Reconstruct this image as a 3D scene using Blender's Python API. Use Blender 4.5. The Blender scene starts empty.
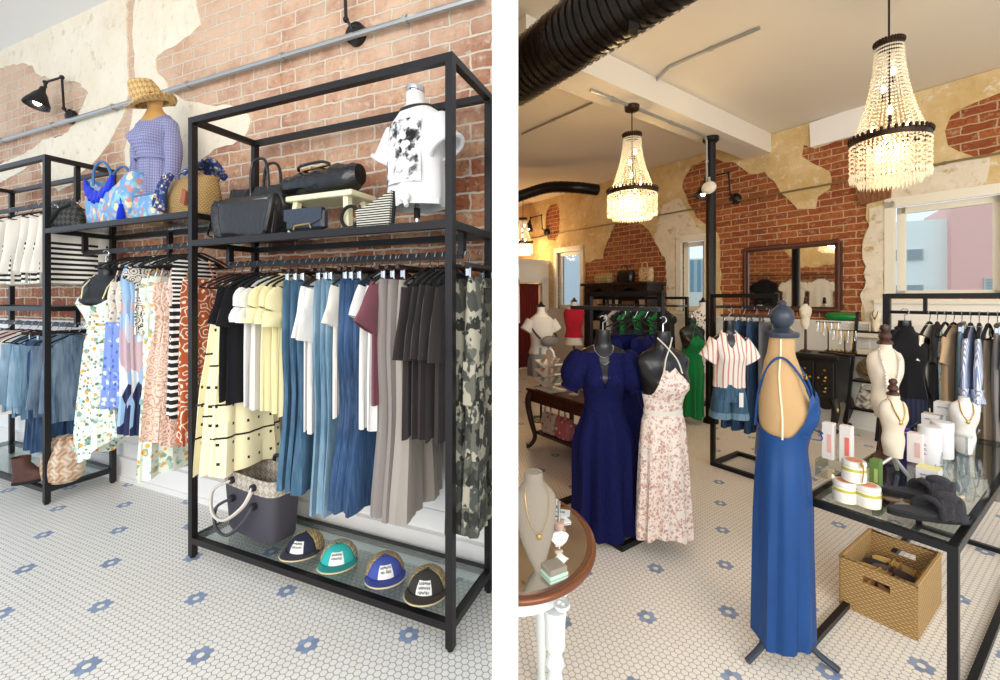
import bpy, math, random
from mathutils import Vector, Matrix
S = bpy.context.scene
COL = S.collection
PI = math.pi
sin, cos = math.sin, math.cos
# ------------------------------------------------------------------ helpers
def lin(c):
    return c / 12.92 if c <= 0.04045 else ((c + 0.055) / 1.055) ** 2.4
def hx(h):
    h = h.lstrip('#')
    return tuple(lin(int(h[i:i + 2], 16) / 255) for i in (0, 2, 4)) + (1,)

class NT:
    """short-hand for building a node tree"""
    def __init__(s, name):
        s.m = bpy.data.materials.new(name); s.m.use_nodes = True
        s.t = s.m.node_tree; s.t.nodes.clear()
        s.out = s.n('ShaderNodeOutputMaterial')
        s.b = s.n('ShaderNodeBsdfPrincipled')
        s.l(s.b.outputs[0], s.out.inputs[0])
        s._tc = None
    def n(s, typ, **kw):
        nd = s.t.nodes.new(typ)
        for k, v in kw.items(): setattr(nd, k, v)
        return nd
    def l(s, a, b): s.t.links.new(a, b)
    def put(s, sock, v):
        if isinstance(v, bpy.types.NodeSocket): s.l(v, sock)
        else: sock.default_value = v
    def obj(s):
        if s._tc is None: s._tc = s.n('ShaderNodeTexCoord').outputs['Object']
        return s._tc
    def math(s, op, a, b=0.0, c=0.0, clamp=False):
        nd = s.n('ShaderNodeMath', operation=op); nd.use_clamp = clamp
        s.put(nd.inputs[0], a); s.put(nd.inputs[1], b); s.put(nd.inputs[2], c)
        return nd.outputs[0]
    def vm(s, op, a, b=None, c=None):
        nd = s.n('ShaderNodeVectorMath', operation=op)
        s.put(nd.inputs[0], a)
        if b is not None: s.put(nd.inputs[1], b)
        if c is not None: s.put(nd.inputs[2], c)
        return nd.outputs['Value'] if op in ('LENGTH', 'DOT_PRODUCT', 'DISTANCE') else nd.outputs['Vector']
    def scale(s, v, sc): return s.vm('MULTIPLY', v, sc)
    def sep(s, v):
        nd = s.n('ShaderNodeSeparateXYZ'); s.l(v, nd.inputs[0]); return nd.outputs
    def comb(s, x, y, z):
        nd = s.n('ShaderNodeCombineXYZ')
        for i, q in enumerate((x, y, z)): s.put(nd.inputs[i], q)
        return nd.outputs[0]
    def noise(s, v, sc=5, det=3, rough=.55):
        nd = s.n('ShaderNodeTexNoise'); s.l(v, nd.inputs['Vector'])
        nd.inputs['Scale'].default_value = sc; nd.inputs['Detail'].default_value = det
        nd.inputs['Roughness'].default_value = rough
        return nd.outputs['Fac']
    def vor(s, v, sc=5, feature='F1'):
        nd = s.n('ShaderNodeTexVoronoi'); nd.feature = feature; s.l(v, nd.inputs['Vector'])
        nd.inputs['Scale'].default_value = sc
        return nd.outputs['Distance'], nd.outputs.get('Color')
    def step(s, x, lo, hi):
        nd = s.n('ShaderNodeMapRange'); s.put(nd.inputs[0], x)
        nd.inputs[1].default_value = lo; nd.inputs[2].default_value = hi
        nd.clamp = True
        return nd.outputs[0]
    def mix(s, f, a, b, mode='MIX'):
        nd = s.n('ShaderNodeMix', data_type='RGBA', blend_type=mode); nd.clamp_factor = True
        s.put(nd.inputs[0], f); s.put(nd.inputs[6], a); s.put(nd.inputs[7], b)
        return nd.outputs[2]
    def bump(s, h, st=.3, d=.01):
        nd = s.n('ShaderNodeBump'); s.put(nd.inputs['Height'], h)
        nd.inputs['Strength'].default_value = st; nd.inputs['Distance'].default_value = d
        s.l(nd.outputs[0], s.b.inputs['Normal'])
    def fin(s, col=None, rough=.6, metal=0., **kw):
        if col is not None: s.put(s.b.inputs['Base Color'], col)
        s.put(s.b.inputs['Roughness'], rough); s.put(s.b.inputs['Metallic'], metal)
        for k, v in kw.items(): s.put(s.b.inputs[k.replace('_', ' ')], v)
        return s.m

_MC = {}
def cached(f):
    def g(*a, **k):
        key = (f.__name__, a, tuple(sorted(k.items())))
        if key not in _MC: _MC[key] = f(*a, **k)
        return _MC[key]
    return g

@cached
def plain(h, rough=.55, metal=0., var=.06, sc=30., bump=0., spec=.5, coat=0.):
    q = NT('surface_' + h)
    n = q.noise(q.obj(), sc, 3)
    c = q.mix(q.math('MULTIPLY', n, var * 2), hx(h), tuple(x * .55 for x in hx(h)[:3]) + (1,))
    if bump: q.bump(n, bump, .004)
    m = q.fin(c, rough, metal)
    q.b.inputs['Specular IOR Level'].default_value = spec
    if coat: q.b.inputs['Coat Weight'].default_value = coat
    return m
@cached
def cloth(h, sc=260., var=.10, rough=.9, sheen=.15):
    q = NT('cloth_' + h)
    n = q.noise(q.obj(), sc, 2); n2 = q.noise(q.obj(), 9, 3)
    c = q.mix(q.math('MULTIPLY', n, var * 2), hx(h), tuple(x * .6 for x in hx(h)[:3]) + (1,))
    c = q.mix(q.math('MULTIPLY', n2, .18), c, tuple(x * .7 for x in hx(h)[:3]) + (1,))
    q.bump(n, .25, .002)
    m = q.fin(c, rough); q.b.inputs['Sheen Weight'].default_value = sheen
    q.b.inputs['Specular IOR Level'].default_value = .2
    return m
@cached
def denim(h, h2):
    q = NT('denim_' + h)
    sc = q.scale(q.obj(), (45, 45, 5))
    n = q.noise(sc, 1.5, 4); n2 = q.noise(q.obj(), 400, 2); n3 = q.noise(q.scale(q.obj(), (8, 8, 1.5)), 1.5, 2)
    c = q.mix(q.step(n3, .42, .6), hx(h), hx(h2))
    c = q.mix(q.math('MULTIPLY', q.step(n, .4, .65), .5), c, tuple(min(1, x * 1.35 + .06) for x in hx(h)[:3]) + (1,))
    c = q.mix(q.math('MULTIPLY', n2, .3), c, tuple(x * .5 for x in hx(h)[:3]) + (1,))
    q.bump(n2, .3, .002)
    return q.fin(c, .9)
@cached
def floral(base, cols, sc=14., size=.42, stretch=1.0):
    """scattered blossoms and leaves on a ground colour"""
    q = NT('floral_' + base)
    v = q.scale(q.obj(), (1, 1, stretch))
    wob = q.noise(v, 25, 2)
    col = hx(base)
    for i, h in enumerate(cols):
        off = q.vm('ADD', v, (3.7 * i + .3, 1.9 * i, 2.3 * i))
        d, cc = q.vor(off, sc * (1 + .35 * i))
        dd = q.math('ADD', d, q.math('MULTIPLY', q.math('SUBTRACT', wob, .5), .7))
        col = q.mix(q.step(dd, size * .8, size * .55), col, hx(h))
    q.bump(q.noise(q.obj(), 260, 2), .15, .002)
    return q.fin(col, .85)
@cached
def stripes(a, b, freq=20., duty=.5, axis=2, wob=0.):
    q = NT('striped_' + a)
    x = q.sep(q.obj())[axis]
    if wob: x = q.math('ADD', x, q.math('MULTIPLY', q.noise(q.obj(), 12, 2), wob))
    f = q.math('FRACT', q.math('ADD', q.math('MULTIPLY', x, freq), 100.0))
    c = q.mix(q.math('LESS_THAN', f, duty), hx(a), hx(b))
    q.bump(q.noise(q.obj(), 250, 2), .2, .002)
    return q.fin(c, .9)
@cached
def geo_print(base, c1, c2, c3):
    q = NT('abstract_print_' + base)
    v = q.scale(q.obj(), (1.5, 1.5, .7))
    d, cc = q.vor(v, 9.)
    s = q.sep(cc)
    c = q.mix(q.math('GREATER_THAN', s[0], .45), hx(base), hx(c1))
    c = q.mix(q.math('GREATER_THAN', s[1], .68), c, hx(c2))
    c = q.mix(q.math('GREATER_THAN', s[2], .84), c, hx(c3))
    return q.fin(c, .85)
@cached
def scrolls(base, ink, sc=9., w=.1):
    """curling line print"""
    q = NT('scroll_print_' + base)
    d, cc = q.vor(q.obj(), sc)
    n = q.noise(q.obj(), sc * 1.4, 2)
    f = q.math('FRACT', q.math('ADD', q.math('MULTIPLY', d, 3.2), q.math('MULTIPLY', n, 2.0)))
    c = q.mix(q.step(q.math('ABSOLUTE', q.math('SUBTRACT', f, .5)), w, w + .05), hx(ink), hx(base))
    return q.fin(c, .88)
@cached
def dots(base, ink, pitch=.05, r=.13):
    q = NT('dotted_' + base)
    v = q.scale(q.obj(), (1 / pitch, 1 / pitch, .7 / pitch))
    x, y, z = q.sep(v)
    fx = q.math('ABSOLUTE', q.math('SUBTRACT', q.math('FRACT', q.math('ADD', x, 50.)), .5))
    fz = q.math('ABSOLUTE', q.math('SUBTRACT', q.math('FRACT', q.math('ADD', z, 50.)), .5))
    c = q.mix(q.math('MULTIPLY', q.math('LESS_THAN', fx, r), q.math('LESS_THAN', fz, r * .9)), hx(base), hx(ink))
    return q.fin(c, .88)
@cached
def camo():
    q = NT('camouflage_cloth')
    v = q.scale(q.obj(), (1, 1, .8))
    n1 = q.noise(v, 13, 2); n2 = q.noise(q.vm('ADD', v, (5, 2, 9)), 15, 2); n3 = q.noise(q.vm('ADD', v, (1, 7, 4)), 17, 2)
    c = q.mix(q.step(n1, .5, .52), hx('#6b6a5e'), hx('#b7b09c'))
    c = q.mix(q.step(n2, .52, .54), c, hx('#4b4d47'))
    c = q.mix(q.step(n3, .6, .62), c, hx('#34342f'))
    return q.fin(c, .9)
@cached
def weave(a, b, sc=90., chev=0.):
    q = NT('woven_' + a)
    x, y, z = q.sep(q.scale(q.obj(), (sc, sc, sc)))
    h = q.math('ADD', x, y)
    w1 = q.math('SINE', q.math('ADD', h, q.math('MULTIPLY', q.math('SINE', z), 1.3 + chev)))
    w2 = q.math('SINE', q.math('ADD', z, q.math('MULTIPLY', q.math('SINE', h), 1.3)))
    f = q.math('MULTIPLY', w1, w2)
    g = q.noise(q.obj(), 22, 3)
    c = q.mix(q.step(f, -.6, .7), hx(b), hx(a))
    c = q.mix(q.math('MULTIPLY', g, .35), c, hx(b))
    q.bump(f, .7, .004)
    return q.fin(c, .85)
@cached
def seagrass(a, b):
    q = NT('plaited_straw_' + a)
    x, y, z = q.sep(q.obj())
    h = q.math('ADD', x, y)
    row = q.math('MULTIPLY', z, 90.)
    rid = q.math('FLOOR', row)
    fr = q.math('FRACT', row)
    ph = q.math('ADD', q.math('MULTIPLY', h, 280.), q.math('MULTIPLY', rid, 2.6))
    tw = q.math('SINE', q.math('ADD', ph, q.math('MULTIPLY', q.math('ABSOLUTE', q.math('SUBTRACT', fr, .5)), 5.)))
    prof = q.math('MULTIPLY', q.math('SINE', q.math('MULTIPLY', fr, PI)), q.math('ADD', q.math('MULTIPLY', tw, .4), .6))
    n = q.noise(q.obj(), 60, 3)
    c = q.mix(q.step(prof, .05, .75), hx(b), hx(a))
    c = q.mix(q.math('MULTIPLY', n, .5), c, hx(b))
    q.bump(prof, .9, .006)
    return q.fin(c, .8)
@cached
def leather(h, rough=.28, bump=.35, sc=45.):
    q = NT('leather_' + h)
    n = q.noise(q.obj(), sc, 4); n2 = q.noise(q.obj(), 7, 3)
    q.bump(q.math('ADD', q.math('MULTIPLY', n, .4), n2), bump, .02)
    c = q.mix(q.math('MULTIPLY', n2, .4), hx(h), tuple(x * 1.7 for x in hx(h)[:3]) + (1,))
    return q.fin(c, rough)
@cached
def glass(tint='#f2faf8', rough=.0):
    q = NT('clear_glass_' + tint)
    m = q.fin(hx(tint), rough); q.b.inputs['Transmission Weight'].default_value = 1.; q.b.inputs['IOR'].default_value = 1.45
    return m
@cached
def sheet_glass(tint=(.93, .97, .96, 1)):
    """thin sheet of glass: see-through with a faint reflection"""
    q = NT('sheet_glass')
    tr = q.n('ShaderNodeBsdfTransparent'); tr.inputs[0].default_value = tint
    gl = q.n('ShaderNodeBsdfGlossy'); gl.inputs['Roughness'].default_value = .03
    lw = q.n('ShaderNodeLayerWeight'); lw.inputs[0].default_value = .18
    mx = q.n('ShaderNodeMixShader'); q.l(q.math('MULTIPLY', lw.outputs['Fresnel'], .45), mx.inputs[0])
    q.l(tr.outputs[0], mx.inputs[1]); q.l(gl.outputs[0], mx.inputs[2]); q.l(mx.outputs[0], q.out.inputs[0])
    return q.m
@cached
def glow(h, st=8.):
    q = NT('lamp_glow_' + h)
    q.b.inputs['Emission Color'].default_value = hx(h); q.b.inputs['Emission Strength'].default_value = st
    return q.fin(hx(h), .5)
@cached
def mirror_mat():
    q = NT('mirror_silvering'); return q.fin((.82, .82, .8, 1), .03, 1.)
@cached
def wood(a, b, sc=6.):
    q = NT('wood_' + a)
    v = q.scale(q.obj(), (sc, sc, sc * .25))
    n = q.noise(v, 3, 4)
    f = q.math('FRACT', q.math('MULTIPLY', n, 6.))
    c = q.mix(q.step(f, .1, .9), hx(a), hx(b))
    return q.fin(c, .42)
BLACK = lambda: plain('#1b1a1c', .45, .2, .1, 20)

class MB:
    """mesh collector"""
    def __init__(s): s.v = []; s.f = []
    def add(s, vs, fs):
        o = len(s.v); s.v.extend(tuple(x) for x in vs); s.f.extend(tuple(i + o for i in f) for f in fs)
        return s
    def box(s, c, d, rz=0., bev=0.0):
        x, y, z = (q / 2 for q in d)
        if bev <= 0:
            vs = [(sx * x, sy * y, sz * z) for sz in (-1, 1) for sy in (-1, 1) for sx in (-1, 1)]
            fs = [(0, 2, 3, 1), (4, 5, 7, 6), (0, 1, 5, 4), (2, 6, 7, 3), (0, 4, 6, 2), (1, 3, 7, 5)]
        else:
            b = min(bev, x * .9, y * .9, z * .9)
            prof = [(-z, b), (-z + b, 0), (z - b, 0), (z, b)]
            vs = []; fs = []
            for zz, ins in prof:
                X, Y = x - ins, y - ins
                k = b * .7
                vs += [(X - k, -Y, zz), (X, -Y + k, zz), (X, Y - k, zz), (X - k, Y, zz), (-X + k, Y, zz), (-X, Y - k, zz), (-X, -Y + k, zz), (-X + k, -Y, zz)]
            for r in range(3):
                for i in range(8):
                    fs.append((r * 8 + i, r * 8 + (i + 1) % 8, r * 8 + 8 + (i + 1) % 8, r * 8 + 8 + i))
            fs.append(tuple(range(7, -1, -1))); fs.append(tuple(range(24, 32)))
        cr, sr = cos(rz), sin(rz)
        return s.add([(c[0] + a * cr - b_ * sr, c[1] + a * sr + b_ * cr, c[2] + z_) for a, b_, z_ in vs], fs)
    def bar(s, p, q, w, h=None, up=(0, 0, 1)):
        h = w if h is None else h
        p, q = Vector(p), Vector(q); d = (q - p).normalized(); u = Vector(up)
        if abs(d.dot(u)) > .98: u = Vector((0, 1, 0))
        a = d.cross(u).normalized() * w / 2; b = a.cross(d).normalized() * h / 2
        vs = [p - a - b, p + a - b, p + a + b, p - a + b, q - a - b, q + a - b, q + a + b, q - a + b]
        return s.add(vs, [(0, 1, 2, 3), (7, 6, 5, 4), (0, 4, 5, 1), (1, 5, 6, 2), (2, 6, 7, 3), (3, 7, 4, 0)])
    def tube(s, pts, r, n=8, closed=False, cap=True, flat=1.0):
        pts = [Vector(p) for p in pts]; m = len(pts)
        rs = r if isinstance(r, (list, tuple)) else [r] * m
        vs = []; fs = []; prev = None
        for i, p in enumerate(pts):
            a = pts[i - 1] if (i > 0 or closed) else p
            b = pts[(i + 1) % m] if (i < m - 1 or closed) else p
            d = (b - a)
            d = d.normalized() if d.length > 1e-9 else Vector((0, 0, 1))
            if prev is None:
                u = Vector((0, 0, 1)) if abs(d.z) < .9 else Vector((1, 0, 0))
                x = d.cross(u).normalized()
            else:
                x = prev - d * prev.dot(d)
                x = x.normalized() if x.length > 1e-6 else d.orthogonal().normalized()
            prev = x; y = d.cross(x)
            for k in range(n):
                t = 2 * PI * k / n
                vs.append(p + x * (rs[i] * cos(t)) + y * (rs[i] * flat * sin(t)))
        for i in range(m if closed else m - 1):
            j = (i + 1) % m
            for k in range(n):
                fs.append((i * n + k, i * n + (k + 1) % n, j * n + (k + 1) % n, j * n + k))
        if cap and not closed:
            fs.append(tuple(range(n - 1, -1, -1))); fs.append(tuple((m - 1) * n + k for k in range(n)))
        return s.add(vs, fs)
    def lathe(s, prof, n=24, c=(0, 0, 0), sx=1., sy=1., cap=True):
        vs = []; fs = []
        for r, z in prof:
            for k in range(n):
                t = 2 * PI * k / n
                vs.append((c[0] + r * cos(t) * sx, c[1] + r * sin(t) * sy, c[2] + z))
        for i in range(len(prof) - 1):
            for k in range(n):
                fs.append((i * n + k, i * n + (k + 1) % n, (i + 1) * n + (k + 1) % n, (i + 1) * n + k))
        if cap:
            fs.append(tuple(range(n - 1, -1, -1))); m = len(prof) - 1
            fs.append(tuple(m * n + k for k in range(n)))
        return s.add(vs, fs)
    def ball(s, c, r, n=12, m=8, rz=0.):
        rx, ry, rr = r if isinstance(r, (tuple, list)) else (r, r, r)
        vs = []; fs = []
        for i in range(m + 1):
            a = -PI / 2 + PI * i / m
            for k in range(n):
                t = 2 * PI * k / n
                x, y = rx * cos(a) * cos(t), ry * cos(a) * sin(t)
                vs.append((c[0] + x * cos(rz) - y * sin(rz), c[1] + x * sin(rz) + y * cos(rz), c[2] + rr * sin(a)))
        for i in range(m):
            for k in range(n):
                fs.append((i * n + k, i * n + (k + 1) % n, (i + 1) * n + (k + 1) % n, (i + 1) * n + k))
        return s.add(vs, fs)
    def rings(s, rings, cap0=False, cap1=False):
        n = len(rings[0]); vs = [p for r in rings for p in r]; fs = []
        for i in range(len(rings) - 1):
            for k in range(n):
                fs.append((i * n + k, i * n + (k + 1) % n, (i + 1) * n + (k + 1) % n, (i + 1) * n + k))
        if cap0: fs.append(tuple(range(n - 1, -1, -1)))
        if cap1: fs.append(tuple((len(rings) - 1) * n + k for k in range(n)))
        return s.add(vs, fs)
    def prism(s, out, y0, y1):
        """outline in x,z pushed from y0 to y1"""
        n = len(out)
        vs = [(x, y0, z) for x, z in out] + [(x, y1, z) for x, z in out]
        fs = [tuple(range(n)), tuple(range(2 * n - 1, n - 1, -1))]
        fs += [(i, n + i, n + (i + 1) % n, (i + 1) % n) for i in range(n)]
        return s.add(vs, fs)
    def slab(s, out, z0, z1):
        n = len(out)
        vs = [(x, y, z0) for x, y in out] + [(x, y, z1) for x, y in out]
        fs = [tuple(range(n - 1, -1, -1)), tuple(range(n, 2 * n))]
        fs += [(i, (i + 1) % n, n + (i + 1) % n, n + i) for i in range(n)]
        return s.add(vs, fs)
    def grid(s, f, nu, nv):
        vs = [f(i / nu, j / nv) for j in range(nv + 1) for i in range(nu + 1)]
        fs = [(j * (nu + 1) + i, j * (nu + 1) + i + 1, (j + 1) * (nu + 1) + i + 1, (j + 1) * (nu + 1) + i) for j in range(nv) for i in range(nu)]
        return s.add(vs, fs)
    def build(s, name, m, parent=None, smooth=True, loc=None, rot=None, solid=0., auto=True, label=None):
        me = bpy.data.meshes.new(name); me.from_pydata(s.v, [], s.f); me.update()
        if m is not None: me.materials.append(m)
        if smooth:
            me.polygons.foreach_set('use_smooth', [True] * len(me.polygons))
            if auto: me.set_sharp_from_angle(angle=math.radians(42))
        o = bpy.data.objects.new(name, me); COL.objects.link(o)
        if parent is not None: o.parent = parent
        if loc is not None: o.location = loc
        if rot is not None: o.rotation_euler = rot
        if label: o['label'] = label
        if solid:
            md = o.modifiers.new('thickness', 'SOLIDIFY'); md.thickness = solid; md.offset = 0
        return o

def T(name, label, cat, loc=(0, 0, 0), rz=0., group=None, tilt=None):
    o = bpy.data.objects.new(name, None); COL.objects.link(o)
    o.empty_display_size = .05
    o.location = loc; o.rotation_euler = tilt if tilt else (0, 0, rz)
    o['label'] = label; o['category'] = cat
    if group: o['group'] = group
    return o
def tag(o, label, cat, group=None, kind=None):
    o['label'] = label; o['category'] = cat
    if group: o['group'] = group
    if kind: o['kind'] = kind
    return o
def struct(o): o['kind'] = 'structure'; return o
def dup(root, loc, rz, label, group=None):
    r = root.copy(); COL.objects.link(r); r.location = loc; r.rotation_euler = (0, 0, rz); r['label'] = label
    if group: r['group'] = group
    for ch in list(root.children):
        c = ch.copy(); COL.objects.link(c); c.parent = r
        for g in list(ch.children):
            d = g.copy(); COL.objects.link(d); d.parent = c
    return r
ORD = ['first', 'second', 'third', 'fourth', 'fifth', 'sixth', 'seventh', 'eighth', 'ninth', 'tenth', 'eleventh', 'twelfth']

# ------------------------------------------------------------------ camera and frames
F, CX, HY, CH = 430., 500., 298., 1.5
cam = bpy.data.cameras.new('camera'); co = bpy.data.objects.new('camera', cam); COL.objects.link(co)
cam.sensor_width = 36.; cam.lens = 36. * F / 1000.; cam.shift_y = -(340. - HY) / 1000.
co.location = (0, 0, CH); co.rotation_euler = (PI / 2, 0, 0); cam.clip_start = .05
S.camera = co
class Frame:
    """a wall's own axes: u along it, v into it, z up"""
    def __init__(s, o, u):
        s.o = Vector((o[0], o[1], 0)); s.u = Vector((u[0], u[1], 0)).normalized(); s.v = Vector((-s.u.y, s.u.x, 0))
        s.rz = math.atan2(s.u.y, s.u.x)
    def p(s, u, v, z=0.): return s.o + s.u * u + s.v * v + Vector((0, 0, z))
    def at(s, px, py, v):
        """where the sight line of a photo point meets the upright plane at depth v: (u, z)"""
        d = Vector(((px - CX) / F, 1, (HY - py) / F)); t = (s.o.dot(s.v) + v) / d.dot(s.v)
        q = d * t; return (q - s.o).dot(s.u), CH + q.z
    def gz(s, px, py, z=0.):
        q = gz(px, py, z) - s.o; return q.dot(s.u), q.dot(s.v)
def gz(px, py, z=0.):
    d = Vector(((px - CX) / F, 1, (HY - py) / F)); t = (z - CH) / d.z
    return Vector((d.x * t, d.y * t, z))
def at(px, py, Y): return Vector(((px - CX) / F * Y, Y, CH + (HY - py) / F * Y))
L = Frame((-1.778, 2.49), (.922, -.387))
R = Frame((4.08, 5.08), (.566, -.825))

# ------------------------------------------------------------------ shared shapes
def lev(levels, rows=28):
    """smoothly fill in a short list of (z, ...) levels"""
    out = []; n = len(levels); tot = sum(abs(levels[i + 1][0] - levels[i][0]) for i in range(n - 1))
    for i in range(n - 1):
        a, b = levels[i], levels[i + 1]; k = max(1, round(rows * abs(b[0] - a[0]) / tot))
        p = levels[i - 1] if i else a; q = levels[i + 2] if i + 2 < n else b
        for j in range(k):
            t = j / k
            out.append(tuple(a[m] + (b[m] - a[m]) * t if m == 0 else
                .5 * (2 * a[m] + (b[m] - p[m]) * t + (2 * p[m] - 5 * a[m] + 4 * b[m] - q[m]) * t * t + (3 * a[m] - p[m] - 3 * b[m] + q[m]) * t ** 3)
                for m in range(len(a))))
    out.append(tuple(levels[-1])); return out
def body(levels, n=32, rows=26, k=7, seed=0, bumps=(), cap0=False, cap1=False, sq=1.0, zwave=0.):
    """levels: (z, half width x, half depth y, shift x, shift y, fold). bumps: (theta, z, size, spread_theta, spread_z)"""
    rnd = random.Random(seed); p1, p2, p3 = (rnd.uniform(0, 6.28) for _ in range(3)); k2 = k + 3 + rnd.randint(0, 3)
    R_ = []
    for z, a, b, ox, oy, fo in lev(levels, rows):
        ring = []
        for i in range(n):
            t = 2 * PI * i / n; ct, st = cos(t), sin(t)
            if sq != 1.: ct, st = math.copysign(abs(ct) ** sq, ct), math.copysign(abs(st) ** sq, st)
            nx, ny = cos(t) * b, sin(t) * a; L_ = math.hypot(nx, ny) or 1; nx /= L_; ny /= L_
            w = fo * (sin(k * t + p1 + z * .8) + .55 * sin(k2 * t + p2 - z * 1.7))
            for bt, bz, bs, wt, wz in bumps:
                dt = math.atan2(sin(t - bt), cos(t - bt))
                w += bs * math.exp(-(dt / wt) ** 2 - ((z - bz) / wz) ** 2)
            ring.append((ox + a * ct + nx * w, oy + b * st + ny * w, z + zwave * sin(3 * t + p3) * (1 if (z, a) == levels[0][:2] else 0)))
        R_.append(ring)
    return MB().rings(R_, cap0, cap1)
def spline(pts, k=6):
    pts = [Vector(p) for p in pts]; out = []
    for i in range(len(pts) - 1):
        p0 = pts[max(i - 1, 0)]; p1 = pts[i]; p2 = pts[i + 1]; p3 = pts[min(i + 2, len(pts) - 1)]
        for j in range(k):
            t = j / k
            out.append(.5 * (2 * p1 + (p2 - p0) * t + (2 * p0 - 5 * p1 + 4 * p2 - p3) * t * t + (3 * p1 - p0 - 3 * p2 + p3) * t ** 3))
    out.append(pts[-1]); return out
def circle(c, r, n=20, axis='z', ry=None):
    ry = r if ry is None else ry; o = []
    for i in range(n):
        t = 2 * PI * i / n; a, b = r * cos(t), ry * sin(t)
        o.append((c[0] + a, c[1] + b, c[2]) if axis == 'z' else (c[0] + a, c[1], c[2] + b) if axis == 'y' else (c[0], c[1] + a, c[2] + b))
    return o
def ragged(pts, step=.06, amp=.014, seed=1):
    """roughen an outline"""
    rnd = random.Random(seed); out = []
    for i in range(len(pts)):
        a, b = pts[i], pts[(i + 1) % len(pts)]
        d = math.hypot(b[0] - a[0], b[1] - a[1]); k = max(1, int(d / step))
        for j in range(k):
            t = j / k; out.append((a[0] + (b[0] - a[0]) * t + rnd.uniform(-amp, amp) * (j > 0), a[1] + (b[1] - a[1]) * t + rnd.uniform(-amp, amp) * (j > 0)))
    return out
def plate_with_holes(name, outer, holes, y0, y1, m, parent=None):
    """flat sheet in x,z with openings, from y0 (front) to y1"""
    import bmesh
    bm = bmesh.new(); es = []
    for loop in [outer] + holes:
        vs = [bm.verts.new((x, y0, z)) for x, z in loop]
        es += [bm.edges.new((vs[i], vs[(i + 1) % len(vs)])) for i in range(len(vs))]
    bmesh.ops.triangle_fill(bm, edges=es, use_beauty=True, use_dissolve=False, normal=(0, -1, 0))
    fs = bm.faces[:]
    g = bmesh.ops.extrude_face_region(bm, geom=fs)
    for e in g['geom']:
        if isinstance(e, bmesh.types.BMVert): e.co.y = y1
    bmesh.ops.recalc_face_normals(bm, faces=bm.faces)
    me = bpy.data.meshes.new(name); bm.to_mesh(me); bm.free(); me.materials.append(m)
    o = bpy.data.objects.new(name, me); COL.objects.link(o)
    if parent is not None: o.parent = parent
    return o
# ------------------------------------------------------------------ setting materials
def brick_mat(name, c1, c2, c3, mortar, bw=.26, bh=.095, pale=None, palef=0.):
    q = NT(name)
    x, y, z = q.sep(q.obj())
    v = q.comb(x, z, 0.)
    v = q.vm('ADD', v, q.scale(q.comb(q.noise(q.obj(), 11, 3), q.noise(q.vm('ADD', q.obj(), (9, 4, 2)), 11, 3), 0.), (.035, .03, 0)))
    bt = q.n('ShaderNodeTexBrick'); q.l(v, bt.inputs['Vector'])
    bt.offset = .5; bt.squash = 1.
    for k, val in (('Color1', (0, 0, 0, 1)), ('Color2', (1, 1, 1, 1)), ('Mortar', (.5, .5, .5, 1)), ('Scale', 1.), ('Mortar Size', .0075), ('Mortar Smooth', .3), ('Bias', 0.), ('Brick Width', bw), ('Row Height', bh)):
        bt.inputs[k].default_value = val
    r = q.sep(bt.outputs['Color'])[0]
    n = q.noise(q.obj(), 30, 5, .75); n2 = q.noise(q.obj(), 2.2, 4, .65)
    c = q.mix(r, hx(c1), hx(c2))
    c = q.mix(q.step(n, .5, .66), c, hx(c3))
    n4 = q.noise(q.vm('ADD', q.obj(), (3, 8, 1)), 14, 4, .7); c = q.mix(q.math('MULTIPLY', q.step(n4, .54, .66), .6), c, hx(mortar))
    if pale: c = q.mix(q.math('MULTIPLY', q.step(q.math('ADD', n2, q.math('MULTIPLY', q.math('SUBTRACT', z, 2.4), .22)), .35, .75), palef), c, hx(pale))  # pale residue, stronger with height: the lower wall's shade put into the colour
    c = q.mix(q.step(q.math('ADD', bt.outputs['Fac'], q.math('MULTIPLY', q.math('SUBTRACT', n, .5), .5)), .35, .6), c, hx(mortar))
    q.bump(q.math('SUBTRACT', q.math('MULTIPLY', n, .5), bt.outputs['Fac']), .8, .012)
    return q.fin(c, .92)
def plaster_mat(name, a, b, c3, sc=2.2):
    q = NT(name)
    n = q.noise(q.obj(), sc, 6, .68); n2 = q.noise(q.obj(), 9, 5, .7); n3 = q.noise(q.obj(), 60, 2)
    c = q.mix(q.step(n, .35, .68), hx(a), hx(b))
    c = q.mix(q.step(n2, .56, .68), c, hx(c3))
    n5 = q.noise(q.scale(q.obj(), (1.5, 1, .8)), 5, 6, .75); c = q.mix(q.math('MULTIPLY', q.step(n5, .55, .75), .5), c, tuple(k * .62 for k in hx(b)[:3]) + (1,))
    q.bump(q.math('ADD', n2, q.math('MULTIPLY', n3, .25)), .3, .01)
    return q.fin(c, .9)
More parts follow.
